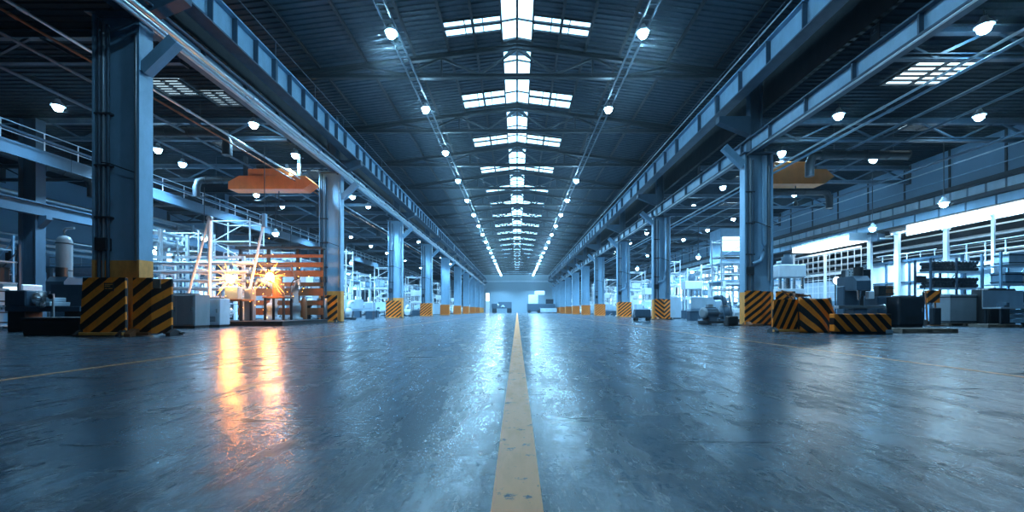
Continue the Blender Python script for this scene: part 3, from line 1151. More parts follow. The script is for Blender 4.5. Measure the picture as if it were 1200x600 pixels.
def make_mezz(w=6., d=3., z=3.6, mat='white'):
    t = thing('mezzanine_platform', '', 'platform')
    for x in (-w / 2, 0, w / 2):
        for y in (-d / 2, d / 2):
            MB().box(x - .1, x + .1, y - .1, y + .1, 0, z).build('post', mat, t)
    MB().box(-w / 2 - .1, w / 2 + .1, -d / 2 - .1, d / 2 + .1, z, z + .12).build('deck', 'steel', t)
    for y in (-d / 2, d / 2):
        MB().ibeam((-w / 2, y, z - .15), (w / 2, y, z - .15), .3, .15, .03, .02).build('edge_beam', mat, t)
    for zz in (z + .6, z + 1.1):
        MB().cyl((-w / 2, -d / 2, zz), (w / 2, -d / 2, zz), .03, 6).build('handrail', mat, t)
    for k in range(7):
        x = -w / 2 + w * k / 6
        MB().cyl((x, -d / 2, z + .12), (x, -d / 2, z + 1.1), .028, 6).build('rail_post', mat, t)
    st = MB()
    for k in range(10):
        st.box(w / 2 + .1 + k * .27, w / 2 + .38 + k * .27, -.4, .4, z - .36 * (k + 1) + .3, z - .36 * (k + 1) + .34)
    for y in (-.42, .42):
        st.bar((w / 2 + .1, y, z), (w / 2 + 2.85, y, .05), .05, .22)
    st.build('stair', mat, t)
    MB().bar((-w / 2, -d / 2, .3), (0, -d / 2, z - .3), .06, .06).build('brace', mat, t)
    return t


mezz = Proto(make_mezz)


def make_scaffold(w=2.4, d=1.6, h=5.6, n=4, mat='white'):
    t = thing('scaffold_tower', '', 'scaffold')
    for x in (-w / 2, w / 2):
        for y in (-d / 2, d / 2):
            MB().cyl((x, y, 0), (x, y, h), .05, 8).build('standard', mat, t)
    for k in range(1, n + 1):
        z = h * k / n - .2
        m = MB()
        for y in (-d / 2, d / 2):
            m.cyl((-w / 2, y, z), (w / 2, y, z), .04, 6)
        for x in (-w / 2, w / 2):
            m.cyl((x, -d / 2, z), (x, d / 2, z), .04, 6)
        m.build('ledger', mat, t)
        a, b = (-w / 2, w / 2) if k % 2 else (w / 2, -w / 2)
        MB().cyl((a, -d / 2, z - h / n), (b, -d / 2, z), .035, 6).build('brace', mat, t)
    for k in (2, 4):
        z = h * k / n - .16
        MB().box(-w / 2, w / 2, -d / 2, d / 2, z, z + .05).build('platform', 'wood', t)
    return t


scaffold = Proto(make_scaffold)


def make_conveyor(L=3.2, mat='pale'):
    t = thing('roller_conveyor', '', 'conveyor')
    for y in (-.4, .4):
        MB().box(-L / 2, L / 2, y - .03, y + .03, .72, .86).build('side_rail', mat, t)
    n = 14
    for k in range(n):
        x = -L / 2 + .12 + (L - .24) * k / (n - 1)
        MB().cyl((x, -.37, .82), (x, .37, .82), .05, 8).build('roller', 'chrome', t)
    for x in (-L / 2 + .25, L / 2 - .25):
        for y in (-.4, .4):
            MB().box(x - .04, x + .04, y - .04, y + .04, 0, .72).build('leg', 'dark', t)
    MB().box(-.3, .3, -.25, .25, .35, .65, .03).build('drive_motor', 'dark', t)
    return t


conveyor = Proto(make_conveyor)


def make_cart(w=1.2, d=.8, h=.95, mat='steel'):
    t = thing('tool_cart', '', 'cart')
    MB().box(-w / 2, w / 2, -d / 2, d / 2, .22, .3, .01).build('platform', 'dark', t)
    MB().box(-w / 2 + .05, w / 2 - .05, -d / 2 + .05, d / 2 - .05, .3, h, .03).build('bin', mat, t)
    for x in (-w / 2 + .15, w / 2 - .15):
        for y in (-d / 2 + .08, d / 2 - .08):
            MB().cyl((x, y - .04, .11), (x, y + .04, .11), .11, 14).build('wheel', 'rubber', t)
    MB().tube([(-w / 2, -d / 2 + .1, .3), (-w / 2 - .12, -d / 2 + .1, h + .2), (-w / 2 - .12, d / 2 - .1, h + .2), (-w / 2, d / 2 - .1, .3)], .025, 6).build('push_handle', 'galv', t)
    return t


cart = Proto(make_cart)


def make_bench(w=2.2, mat='pale'):
    t = thing('work_bench', '', 'bench')
    MB().box(-w / 2, w / 2, -.4, .4, .84, .92, .01).build('top', mat, t)
    for x in (-w / 2 + .08, w / 2 - .08):
        for y in (-.32, .32):
            MB().box(x - .04, x + .04, y - .04, y + .04, 0, .84).build('leg', 'dark', t)
    for k in range(3):
        dr = MB().box(w / 2 - .72, w / 2 - .14, -.42, .3, .2 + k * .21, .39 + k * .21, .01).build('drawer', 'steel', t)
        MB().box(w / 2 - .53, w / 2 - .33, -.45, -.42, .28 + k * .21, .31 + k * .21).build('handle', 'chrome', dr)
    MB().box(-w / 2 + .3, -w / 2 + .55, -.25, .05, .92, 1.02, .01).box(-w / 2 + .36, -w / 2 + .49, -.3, .1, 1.02, 1.12, .01).build('vise', 'steel2', t)
    MB().box(-w / 2, w / 2, .36, .4, .92, 1.7).build('back_board', mat, t)
    return t


bench = Proto(make_bench)

# ================================================================ LEFT, NEAR THE CAMERA
barrier((-12.22, 12.65, 0), 0, 'large black and orange striped board with a small dark sign, before the nearest left column', m1='hazr', w=1.26, taper=.09, sign=True)
folded((-10.87, 12.72, 0), 0, 'folded black and orange striped barrier with a tan plate, beside the nearest left column', w=.56, d=.5)


def make_platform(w=1.9, d=1.4, h=.52):
    t = thing('machine_plinth', '', 'plinth')
    MB().box(-w / 2, w / 2, -d / 2, d / 2, 0, h - .06, .02).build('block', 'black', t)
    MB().box(-w / 2 - .04, w / 2 + .04, -d / 2 - .04, d / 2 + .04, h - .06, h, .01).build('top_plate', 'dark', t)
    return t


plinth = Proto(make_platform)
plinth((-14.2, 13.6, 0), 0, 'low black steel plinth on the floor left of the striped boards', w=1.75, d=1.2, h=.55)
lathe((-17.2, 15.8, 0), .05, 'dark lathe at the far left behind the low black plinth', mat='steel2', mat2='black', L=2.6)
cabinet((-15.9, 17.4, 0), 0, 'dark double-door cabinet between the plinth and the nearest left column', mat='dark', w=1.5, d=.8, h=1.5, doors=2)
mill((-19.6, 18.6, 0), .3, 'dark milling machine at the far left in front of the inner column', mat='steel2', mat2='black', h=2.2)
tank((-22.6, 21.3, 0), 0, 'tall grey ribbed cylinder standing right of the inner left column', mat='grey', r=.3, h=4.5, legs=False)
for i, (x, y, h, mat) in enumerate(((-19.7, 20.6, 3.1, 'white'), (-21.9, 18.9, 1.9, 'white'))):
    t = thing('machine_housing', ['tall white machine housing with a dark round port near the nearest left column', 'short white machine housing with a dark slot at the far left'][i], 'machine', (x, y, 0))
    MB().box(-.45, .45, -.4, .4, 0, h, .03).build('body', mat, t)
    MB().lathe((.05, -.46, h - .75), [(.23, 0), (.23, .06)], 18, 'y').build('port', 'black', t)
    MB().box(-.35, .35, -.43, -.4, h - .3, h - .12).build('display', 'screen', t)
    MB().box(-.4, .4, -.44, -.4, .2, h - 1.2, .01).build('door', 'pale', t)
rack((-26, 20.2, 0), 0, 'tall blue rack at the far left behind the machine housings', w=3.2, d=.9, h=4.4, mat='steel')
mezz((-31, 30, 0), PI, 'white railed platform at the far left behind the inner column', w=7., d=3., z=3.6, mat='pale')
press((-29.5, 25, 0), 0, 'pale hydraulic press at the far left beyond the rack', mat='pale', h=3.6)
vp = thing('valve_post', 'pale upright valve post standing on the low dark machine beside the far left plinth', 'valve', (-16.2, 14.9, 0))
MB().cyl((0, 0, 0), (0, 0, 1.35), .035, 8).build('pipe', 'galv', vp)
MB().lathe((0, 0, 0), [(.14, 0), (.14, .03)], 12).build('flange', 'galv', vp)
MB().box(-.3, .3, -.05, .05, .3, .36).build('cross_pipe', 'galv', vp)
MB().lathe((0, -.1, 1.25), [(.09, 0), (.09, .03)], 12, 'y').build('handwheel', 'dark', vp)

# ---- welding bay between the first and second left column
cabinet((-14.55, 18.7, 0), 0, 'dark grey double-door cabinet right of the striped boards, before the white pipe rack', mat='grey', w=1.55, d=.9, h=1.46, doors=2, vents=False)
cabinet((-14.05, 19.9, 0), 0, 'light grey cabinet standing just left of the welding sparks', mat='pale', w=.86, d=.7, h=1.32)
plinth((-13.55, 23.4, 0), 0, 'long dark low plinth under the welding sparks', w=4.1, d=5.0, h=.24)


def make_pipe_rack(w=6., h=3.6):
    t = thing('pipe_rack', '', 'rack')
    for x in (-w / 2, -w / 6, w / 6, w / 2):
        MB().box(x - .07, x + .07, .3, .44, 0, h).build('upright', 'white', t)
        for k in range(5):
            z = 1.35 + k * .48
            if z < h:
                MB().box(x - .05, x + .05, -.5, .3, z, z + .07).build('arm', 'white', t)
        MB().box(x - .08, x + .08, -.6, .5, 0, .1).build('foot', 'dark', t)
    MB().box(-w / 2, w / 2, .3, .4, h - .15, h).build('top_rail', 'white', t)
    return t


prack = Proto(make_pipe_rack)
prack((-18.75, 24.2, 0), 0, 'white cantilever rack loaded with pale pipes, left of the welding sparks', w=6., h=3.9)
pp = {}


def steel_pipe(L, r, mat, loc, lab, grp):
    k = (L, r, mat)
    if k not in pp:
        o = MB().cyl((-L / 2, 0, 0), (L / 2, 0, 0), r, 10).build('steel_pipe', mat)
        tag(o, lab, 'pipe', grp)
        pp[k] = o
    else:
        o = pp[k].copy()
        COL.objects.link(o)
        o['label'] = lab
        o['group'] = grp
    o.location = loc
    return o


for k in range(5):
    z = 1.35 + k * .48 + .07
    for j in range(4):
        r = (.07, .09, .06, .08)[(j + k) % 4]
        steel_pipe((6.8, 6.2, 7.2)[(j + k) % 3], r, ('white', 'galv', 'pale')[(j * 2 + k) % 3], (-18.75 + ((j * 7 + k * 3) % 5 - 2) * .16, 24.2 - .4 + j * .2, z + r), 'long pale pipe lying on the white cantilever rack left of the sparks', 'pipes on the white rack')

# A-frame hoist and leaning boom
t = thing('derrick_frame', 'white derrick with one upright and one leaning leg, before the white pipe rack', 'hoist', (-16.0, 22.2, 0))
top = (0, 0, az(256, 22.2))
MB().cyl((0, 0, 0), top, .08, 10).build('upright', 'white', t)
MB().cyl((-1.55, 0, .1), top, .07, 10).build('leaning_leg', 'white', t)
MB().cyl((-.6, .9, .1), (0, 0, top[2] - .3), .05, 8).build('rear_leg', 'white', t)
MB().box(-1.75, .2, -.12, .12, 0, .1).build('base_rail', 'dark', t)
MB().lathe((0, -.06, top[2]), [(.14, 0), (.14, .12)], 12, 'y').build('pulley', 'galv', t)
MB().cyl((-.78, 0, 2.9), (0, 0, 2.9), .04, 8).build('cross_tie', 'white', t)
t = thing('boom_hoist', 'pale thin boom leaning up to a hook block between the two welding flares', 'hoist', (-13.9, 22.5, 0))
p0, p1 = (0, 0, .3), (ax(310, 22.5) + 13.9, 0, az(255, 22.5))
MB().cyl((ax(293, 22.5) + 13.9 - 0, 0, 1.9), p1, .06, 10).build('boom', 'white', t)
q = ax(293, 22.5) + 13.9
MB().box(q - .2, q + .2, -.2, .2, .24, 1.9, .03).build('pedestal', 'grey', t)
MB().box(p1[0] - .1, p1[0] + .1, -.1, .1, p1[2] - .5, p1[2] + .2, .02).build('hook_block', 'steel', t)
MB().cyl((p1[0], 0, p1[2] + .2), (p1[0], 0, 9.4), .02, 6).build('cable', 'dark', t)
scaffold((-19.9, 30.5, 0), 0, 'white scaffold tower behind the pipe rack, nearest the left columns', h=7.2, n=5, w=2.6)
scaffold((-23.6, 30.8, 0), 0, 'white scaffold tower behind the pipe rack, beside the inner left column', h=6.4, n=5, w=2.4)
mezz((-22, 34.85, 0), PI, 'white railed platform behind the scaffold towers in the left aisle', w=6., d=3., z=4.6, mat='white')
robot((-13.0, 25.1, .24), 2.2, 'robot arm at the right-hand welding flare', mat='grey')
robot((-14.3, 24.9, .24), 1.2, 'robot arm at the left-hand welding flare', mat='pale')


_s = NT('glow_smoke_vapour')  # smoke added to spread an orange glow around the welding arcs
_v = _s.n('ShaderNodeVolumeScatter')
_v.inputs['Color'].default_value = (.9, .9, .9, 1)
_v.inputs['Density'].default_value = .009
_v.inputs['Anisotropy'].default_value = .3
_s.l(_v.outputs[0], _s.out.inputs['Volume'])
M['smoke'] = _s.m


def weld(x, y, z, lab, seed):

    rnd = random.Random(seed)
    MBx = MB().lathe((0, 0, 0), [(.04, -.2), (.15, -.13), (.2, 0), (.15, .13), (.04, .2)], 12)
    o = MBx.build('welding_arc', 'arc')
    o.location = (x, y, z)
    tag(o, 'glaring white-orange welding arc, %s' % lab, 'welding arc')
    m = MB()
    for k in range(44):  # sparks whose radial needles also draw the lens starburst
        d = Vector((rnd.gauss(0, 1), rnd.gauss(0, .5), rnd.gauss(0, 1)))
        d.normalize()
        a = .14 + rnd.random() * .2
        L = rnd.random() ** 2.0 * .75 + .1
        sag = Vector((0, 0, -.18 * L * L))
        m.cyl(d * a, d * (a + L) + sag, .012, 4, .002)
    for k in range(45):
        d = Vector((rnd.gauss(0, .8), rnd.gauss(0, .5), rnd.gauss(-.25, .8)))
        m.ball(d, .012 + rnd.random() * .012, 4, 3)
    o = m.build('sparks_and_glare', 'spark')
    o.location = (x, y, z)
    tag(o, 'burst of orange sparks and starburst glare rays from the %s' % lab, 'sparks', None, 'stuff')


WELD = [(at(270, 327, 21.6), 'left-hand welding flare'), (at(316, 324, 22.8), 'right-hand welding flare')]
sm = MB().ball((0, 0, 0), 2.0, 24, 14).build('glow_smoke', 'smoke')
sm.location = (WELD[0][0] + WELD[1][0]) / 2
sm.scale = (1.3, 1., .9)
tag(sm, 'thin smoke added to give both welding flares an orange glow', 'smoke', None, 'stuff')
for i, (p, lab) in enumerate(WELD):
    weld(p.x, p.y, p.z, lab, 3 + i)
    # work table carrying the piece being welded
t = thing('welding_table', 'dark welding table with clamps below the left-hand flare', 'table', (-14.5, 21.9, .24))
MB().box(-.7, .7, -.5, .5, 1.0, 1.1, .01).build('top', 'brown', t)
for x in (-.6, .6):
    for y in (-.4, .4):
        MB().box(x - .05, x + .05, y - .05, y + .05, 0, 1.0).build('leg', 'dark', t)
MB().box(-.4, .3, -.2, .2, 1.1, 1.75, .03).build('workpiece', 'steel', t)
MB().cyl((-.5, -.35, 1.1), (-.5, -.35, 1.45), .04, 8).build('clamp', 'chrome', t)
t = thing('welding_table', 'dark welding table with a tall workpiece below the right-hand flare', 'table', (-13.2, 23.6, .24))
MB().box(-.6, .6, -.5, .5, 1.2, 1.3, .01).build('top', 'brown', t)
for x in (-.5, .5):
    for y in (-.4, .4):
        MB().box(x - .05, x + .05, y - .05, y + .05, 0, 1.2).build('leg', 'dark', t)
MB().lathe((0, 0, 1.3), [(.3, 0), (.3, .7), (.2, .8), (.2, 1.1)], 16).build('workpiece', 'brown', t)
t = thing('slat_backdrop', 'rusty slatted booth wall on dark posts added behind the flares to catch their glow', 'backdrop', (-14.3, 26.1, 0))  # backdrop added to give the flares orange-lit surroundings
for x in (-2.6, -.9, .9, 2.4):
    MB().box(x - .08, x + .08, -.08, .08, 0, 4.6).build('post', 'dark', t)
for k in range(7):
    z = .5 + k * .58
    MB().box(-2.7, 2.5, -.13, -.09, z, z + (.42, .3, .46, .24, .38, .3, .2)[k]).build('slat_panel', 'brown', t)
MB().box(-2.75, 2.55, -.3, .1, 4.5, 4.65).build('top_beam', 'dark', t)
MB().tube([(-1.8, -.25, 0), (-1.8, -.25, 3.2), (-1.2, -.25, 3.5), (.6, -.25, 3.5), (.9, -.25, 2.6)], .07, 8).build('gas_pipe', 'brown', t)
t = thing('gas_bottle', 'rusty upright gas bottle right of the welding tables', 'gas bottle', (-12.6, 25.2, 0))
MB().lathe((0, 0, .0), [(.16, 0), (.18, .03), (.18, 1.25), (.12, 1.42), (.05, 1.5)], 16).build('cylinder', 'brown', t)
MB().cyl((0, 0, 1.5), (0, 0, 1.62), .04, 8).cyl((-.08, 0, 1.58), (.08, 0, 1.58), .03, 8).build('valve', 'chrome', t)
t = thing('trestle_stand', 'white two-legged stand with a round head, behind the slatted booth wall', 'stand', (ax(329, 29), 29, 0))
MB().bar((-.42, 0, 0), (-.08, 0, 1.35), .18, .18, (0, 1, 0)).build('leg', 'white', t)
MB().bar((.42, 0, 0), (.08, 0, 1.35), .18, .18, (0, 1, 0)).build('leg', 'white', t)
MB().box(-.38, .38, -.22, .22, 1.3, 2.1, .1).build('body', 'white', t)
MB().lathe((0, -.1, 2.3), [(.06, -.2), (.2, -.1), (.24, 0), (.2, .12), (.06, .2)], 14).build('head', 'pale', t)
pump((ax(349, 29), 29.3, 0), .2, 'white pump set left of the second left column', mat='white')
t = thing('hand_pump', 'dark upright hand pump left of the board at the second left column', 'pump', (ax(362, 26.6), 26.6, 0))
MB().box(-.25, .25, -.2, .2, 0, .12, .02).build('base', 'black', t)
MB().cyl((0, 0, .12), (0, 0, 1.0), .12, 12).build('barrel', 'dark', t)
MB().lathe((0, 0, 1.0), [(.16, 0), (.2, .1), (.12, .22), (.05, .3)], 12).build('head', 'dark', t)
MB().tube([(0, 0, 1.2), (-.3, 0, 1.35), (-.5, 0, 1.1)], .03, 6).build('lever', 'dark', t)
barrier((ax(388, 27.4), 27.2, 0), 0, 'black and orange striped board before the second left column', m1='hazr', w=.95, taper=.04)
t = thing('notice_board', 'grey notice board standing left of the striped board at the second left column', 'board', (ax(374, 26.6), 27, 0))
MB().box(-.32, .32, -.03, .03, .3, 1.55, .01).build('board', 'galv', t)
for x in (-.25, .25):
    MB().box(x - .03, x + .03, -.02, .02, 0, .3).build('leg', 'dark', t)
MB().box(-.24, .24, -.04, -.03, .95, 1.4).build('sheet', 'white', t)

# overhead crane trolleys
def make_trolley(L=5.2, h=.8, mat='orange'):
    t = thing('crane_trolley', '', 'crane')
    MB().prismy([(-L / 2, 0), (L / 2 - .6, 0), (L / 2, h * .5), (L / 2 - .5, h), (-L / 2 + .7, h), (-L / 2, h * .55)], -.5, .5).build('beam', mat, t)
    MB().box(-L * .28, L * .22, -.4, .4, h, h + .5, .04).build('hoist_housing', mat, t)
    MB().cyl((-L * .2, 0, h + .7), (L * .15, 0, h + .7), .22, 14).build('rope_drum', 'dark', t)
    for x in (-L * .35, L * .3):
        MB().box(x - .1, x + .1, -.1, .1, h, h + 1.4).build('hanger', 'dark', t)
    MB().cyl((L * .05, 0, -1.0), (L * .05, 0, 0), .03, 6).lathe((L * .05, 0, -1.25), [(.1, 0), (.14, .1), (.1, .25)], 10).build('hook', 'dark', t)
    return t


trolley = Proto(make_trolley)
trolley((ax(322, 27.8), 27.8, az(224, 27.8)), 0, 'orange crane trolley under the left aisle roof', mat='orange', L=5.4, h=.85)
trolley((ax(928, 26.8), 26.8, az(218, 26.8)), 0, 'orange crane trolley under the right aisle roof', mat='orange', L=4.6, h=.9)

# ================================================================ RIGHT, NEAR THE CAMERA
folded((11.98, 20.95, 0), 0, 'folded striped barrier wrapped round the nearest right column', w=.8, d=.5, ma='hazn', mb='hazn', plate=False)
barrier((12.05 + .75, 20.35, 0), .0, 'striped board leaning over the right half of the nearest right column', m1='hazn', w=.9, h=1.68, taper=.0)
barrier((ax(925, 14.7), 14.7, 0), 0, 'striped board with steep rising stripes, leftmost of the three before the right machines', m1='hazs', w=1.1, h=1.14, taper=.05)
t = thing('crumpled_barrier', 'bulging striped barrier sheet between the steep striped board and the low striped beam', 'barrier', (ax(957, 14.5), 14.5, 0))
rnd = random.Random(5)
m = MB()
nx, nz = 14, 12
vs = []
for side in (0, 1):
    for j in range(nz + 1):
        for i in range(nx + 1):
            u, v = i / nx, j / nz
            x = -.56 + 1.12 * u + .05 * math.sin(5 * v)
            y = -.26 * math.sin(PI * u) * (1 - .35 * v) + .05 * math.sin(9 * u + 4 * v) + side * .05
            z = .02 + 1.2 * v - .06 * math.sin(3 * u) * v
            vs.append((x, y, z))
N = (nx + 1) * (nz + 1)
fs = []
for j in range(nz):
    for i in range(nx):
        a = j * (nx + 1) + i
        fs.append((a, a + 1, a + nx + 2, a + nx + 1))
        fs.append((N + a, N + a + nx + 1, N + a + nx + 2, N + a + 1))
for i in range(nx):
    a, b = i, nz * (nx + 1) + i
    fs += [(a, N + a, N + a + 1, a + 1), (b, b + 1, N + b + 1, N + b)]
for j in range(nz):
    a, b = j * (nx + 1), j * (nx + 1) + nx
    fs += [(a, a + nx + 1, N + a + nx + 1, N + a), (b, N + b, N + b + nx + 1, b + nx + 1)]
m._add(vs, fs, True)
m.build('sheet', 'hazf', t)
MB().bar((-.5, .16, 0), (-.5, .16, 1.15), .06, .06).bar((.5, .16, 0), (.5, .16, 1.15), .06, .06).build('frame', 'black', t)
MB().box(-.55, .55, .1, .3, 0, .06).build('base_rail', 'brown', t)
t = thing('low_barrier', 'low long striped beam, rightmost of the barriers before the right machines', 'barrier', (ax(1008, 13.9), 13.9, 0))
MB().box(-.93, .93, -.12, .12, .08, .66, .02).build('beam', 'hazd', t)
MB().box(-.85, .98, -.1, .14, 0, .08).build('skid', 'black', t)
MB().box(.72, .95, -.15, -.12, .02, .14, .01).build('tag_plate', 'pale', t)
t = thing('scrap_tangle', 'tangle of rusty bent bars behind the steep striped board', 'scrap', (ax(940, 15.6), 15.6, 0))
rnd = random.Random(11)
MB().box(-.5, .5, -.3, .3, 0, 1.0, .05).build('bin', 'brown', t)
for k in range(7):
    x, y = rnd.uniform(-.35, .35), rnd.uniform(-.2, .2)
    MB().tube([(x, y, .8), (x + rnd.uniform(-.2, .2), y, 1.15), (x + rnd.uniform(-.35, .35), y + .1, 1.25 + rnd.random() * .25), (x + rnd.uniform(-.4, .5), y, 1.3)], .035, 6).build('bent_bar', 'brown', t)
pallet((ax(1075, 14.9), 14.9, 0), .05, 'empty wooden pallet lying right of the low striped beam', w=2.0, d=.9)

# machine row before the right wall
mill((ax(1000, 20), 20, 0), -.15, 'dark milling machine behind the low striped beam', mat='steel2', mat2='black', h=2.35)
t = thing('machine_housing', 'dark boxy machine head with a white grille on a post behind the low striped beam', 'machine', (ax(1000, 21.8), 21.8, 0))
MB().box(-.35, .6, -.4, .4, 1.5, 2.85, .04).build('head', 'dark', t)
MB().box(-.3, .3, -.35, .35, 0, 1.5, .03).build('post', 'black', t)
g = MB()
for k in range(5):
    g.box(-.62 + .0, -.02, -.46, -.42, 2.2 + k * .13, 2.24 + k * .13)
for k in range(5):
    g.box(-.62 + k * .14, -.58 + k * .14, -.46, -.42, 2.2, 2.76)
g.build('grille', 'white', t)
MB().box(-.64, 0, -.42, -.3, 2.15, 2.8, .01).build('grille_box', 'grey', t)
t = thing('work_lamp', 'round glowing work lamp on a stand left of the dark boxy machine', 'lamp', (ax(979, 22), 22, 0))
MB().cyl((0, 0, 0), (0, 0, 2.2), .03, 8).build('stand', 'dark', t)
MB().lathe((0, -.1, 2.3), [(.2, 0), (.22, .06), (.1, .18)], 16, 'y').build('reflector', 'grey', t)
MB().lathe((0, -.13, 2.3), [(.17, 0), (.19, .03)], 16, 'y').build('lens', 'winhi', t)
MB().lathe((0, 0, 0), [(.25, 0), (.25, .03)], 12).build('base', 'dark', t)
cabinet((ax(1032, 20.3), 20.3, 0), 0, 'dark blue cabinet right of the dark milling machine, before the white wall panels', mat='steel2', w=1.0, d=.8, h=1.42, doors=2)
cabinet((ax(1059, 19.6), 19.6, 0), 0, 'dark cabinet with a paler door, second right of the dark milling machine', mat='dark', w=1.1, d=.8, h=1.4)
crate((ax(1031, 20.3), 20.3, 1.475), 0, 'small dark box on top of the dark blue cabinet', w=.34, d=.3, h=.42, mat='dark')
crate((ax(1047, 20.1), 20.4, 1.475), .1, 'small rusty box on the dark blue cabinet beside the dark one', w=.3, d=.3, h=.42, mat='brown')
t = thing('hand_truck', 'rusty hand truck with a small striped plate, left of the ribbed grey box', 'hand truck', (ax(1092, 21), 21, 0))
for x in (-.22, .22):
    MB().cyl((x, 0, .1), (x, .1, 1.75), .035, 8).build('rail', 'brown', t)
    MB().cyl((x - .05, .1, .16), (x + .05, .1, .16), .16, 14).build('wheel', 'rubber', t)
MB().box(-.28, .28, -.35, 0, .02, .06).build('toe_plate', 'brown', t)
MB().box(-.3, .32, -.08, -.04, 1.15, 1.75).build('striped_plate', 'hazr', t)
MB().box(-.2, .2, -.3, -.05, .06, .9, .04).build('load', 'dark', t)
t = thing('arm_monitor', 'dark monitor on a bent arm above the rusty hand truck', 'monitor', (ax(1082, 22), 22, 0))
MB().cyl((0, 0, 0), (0, 0, 1.7), .05, 8).build('post', 'dark', t)
MB().tube([(0, 0, 1.7), (.1, 0, 2.0), (-.1, 0, 2.35)], .04, 6).build('arm', 'dark', t)
MB().box(-.4, .12, -.06, .03, 2.2, 2.55, .02).build('screen', 'black', t)
MB().lathe((0, 0, 0), [(.28, 0), (.28, .04)], 12).build('base', 'dark', t)
crate((ax(1118, 21.3), 21.3, .145), 0, 'large ribbed grey box on a pallet by the right wall', w=1.3, d=.9, h=1.35, mat='grey')
pallet((ax(1118, 21.3), 21.3, 0), 0, 'wooden pallet under the large ribbed grey box', w=1.5, d=1.0)
rack((ax(1122, 23), 23.5, 0), 0, 'blue rack of dark tube bundles behind the ribbed grey box', w=2.8, d=.9, h=3.6, mat='steel2')


def make_bundle(L=1.3, n=6, rows=3, r=.094):
    t = thing('tube_bundle', '', 'bundle')
    for j in range(rows):
        for i in range(n - j % 2):
            x = (i - (n - 1) / 2 + (j % 2) * .5) * r * 2.05
            MB().cyl((x, -.42, r + j * r * 1.8), (x, .38, r + j * r * 1.8), r, 12).build('tube', 'dark', t)
    w = n * r * 1.05
    for y in (-.3, .3):
        MB().box(-w, w, y - .02, y + .02, rows * r * 1.9, rows * r * 1.9 + .015).build('strap', 'galv', t)
    return t


bundle = Proto(make_bundle)
for k, (x, z, lab) in enumerate(((-.66, 1.05, 'lower shelf left'), (.66, 1.05, 'lower shelf right'), (-.66, 1.95, 'middle shelf left'), (.66, 1.95, 'middle shelf right'), (-.66, 2.85, 'top shelf left'), (.66, 2.85, 'top shelf right'))):
    bundle((ax(1122, 23) + x, 23.5, z + .06), 0, 'dark tube bundle %s, rack behind the ribbed grey box' % lab, 'tube bundles on the rack')
rack((ax(1190, 22.5) , 22.4, 0), 0, 'blue rack of boxes at the far right before the right wall', w=2.8, d=.9, h=3.8, mat='steel')
for k, (x, z, mat, w, lab) in enumerate(((-.8, 1.12, 'pale', 1.0, 'pale box on the lower shelf, left'), (.6, 1.12, 'steel2', 1.1, 'dark blue box on the lower shelf, right'), (-.6, 2.1, 'steel', .9, 'blue box on the middle shelf, left'), (.75, 2.1, 'white', .9, 'white box on the middle shelf, right'), (-.2, 3.1, 'pale', 1.3, 'wide pale box on the top shelf'))):
    crate((ax(1190, 22.5) + x, 22.4, z + .06), 0, lab + ' of the far right rack', w=w, d=.7, h=.55, mat=mat)
cabinet((23.2, 20.8, 0), 0, 'wide black double-door cabinet right of the ribbed grey box', mat='black', w=1.3, d=.8, h=1.8, doors=2)
bench((ax(1192, 19.4), 19.6, 0), 0, 'pale-edged work bench at the far right beside the black cabinet', w=1.9, mat='galv')
pallet((ax(1160, 19.6), 19.4, 0), .03, 'wooden pallet on the floor before the black cabinet at the right', w=1.6, d=.8)
t = thing('guard_railing', 'white railing along the opening of the right wall', 'railing', (27.6, 23, 3.7))
for z in (.6, 1.15):
    MB().cyl((0, 0, z), (0, 4.3, z), .035, 8).build('handrail', 'white', t)
for k in range(5):
    MB().cyl((0, k * 1.05 + .05, -.2), (0, k * 1.05 + .05, 1.15), .035, 8).build('post', 'white', t)
MB().box(-.1, .1, 0, 4.3, -.25, -.05).build('toe_beam', 'white', t)
t = thing('guard_railing', 'curved white railing behind the blue tube rack on the right wall', 'railing', (27.5, 28, 3.7))
MB().tube([(0, 0, 1.1), (0, 2, 1.1), (0, 4, 1.15), (.3, 5, 1.2), (1, 5.5, 1.2)], .035, 8).build('handrail', 'white', t)
for k in range(5):
    MB().cyl((0, k + .1, .7), (0, k + .1, 1.1), .03, 8).build('post', 'white', t)
for i, (px, Y, z1, lab) in enumerate(((1165, 24.6, 6.2, 'white upright post at the right end of the wall opening'), (1102, 27.3, 5.9, 'thick white post in the middle of the wall opening'), (1049, 30.8, 6.3, 'broad white post at the left end of the bright band'), (1019, 33.2, 6.3, 'white post right of the dark wire grid'), (971, 38, 5.6, 'white post right beside the nearest right column wall frame'), (931, 42.5, 6.2, 'white post at the left end of the dark wire grid'))):
    t = thing('wall_post', lab, 'post', (27.45, Y, 0))
    w = (.08, .13, .16, .16, .1, .18)[i]
    MB().box(-w * .6, w * .6, -w, w, .08, z1).build('shaft', 'white', t)
    MB().box(-w, w * .9, -w * 1.4, w * 1.4, z1, z1 + .12).build('cap', 'white', t)
    MB().box(-w, w * .9, -w * 1.4, w * 1.4, 0, .08).build('foot', 'white', t)
t = thing('wire_grid', 'tall white wire grid over a dark opening in the right wall', 'grid', (27.75, 34.4, 0))
g = MB()
for k in range(17):
    g.box(-.02, .02, k * .7 - .02, k * .7 + .02, 1.7, 5.9)
for k in range(8):
    g.box(-.02, .02, 0, 11.2, 1.8 + k * .58 - .02, 1.8 + k * .58 + .02)
g.build('wires', 'white', t)
MB().box(-.06, .06, 0, 11.2, 3.9, 4.05).build('mid_rail', 'white', t)
MB().box(-.05, .05, 0, 11.2, 5.85, 6.0).build('top_rail', 'white', t)
t = thing('light_box', 'long glowing white light box over the wire grid on the right wall', 'light', (26.9, 33.4, 6.22))
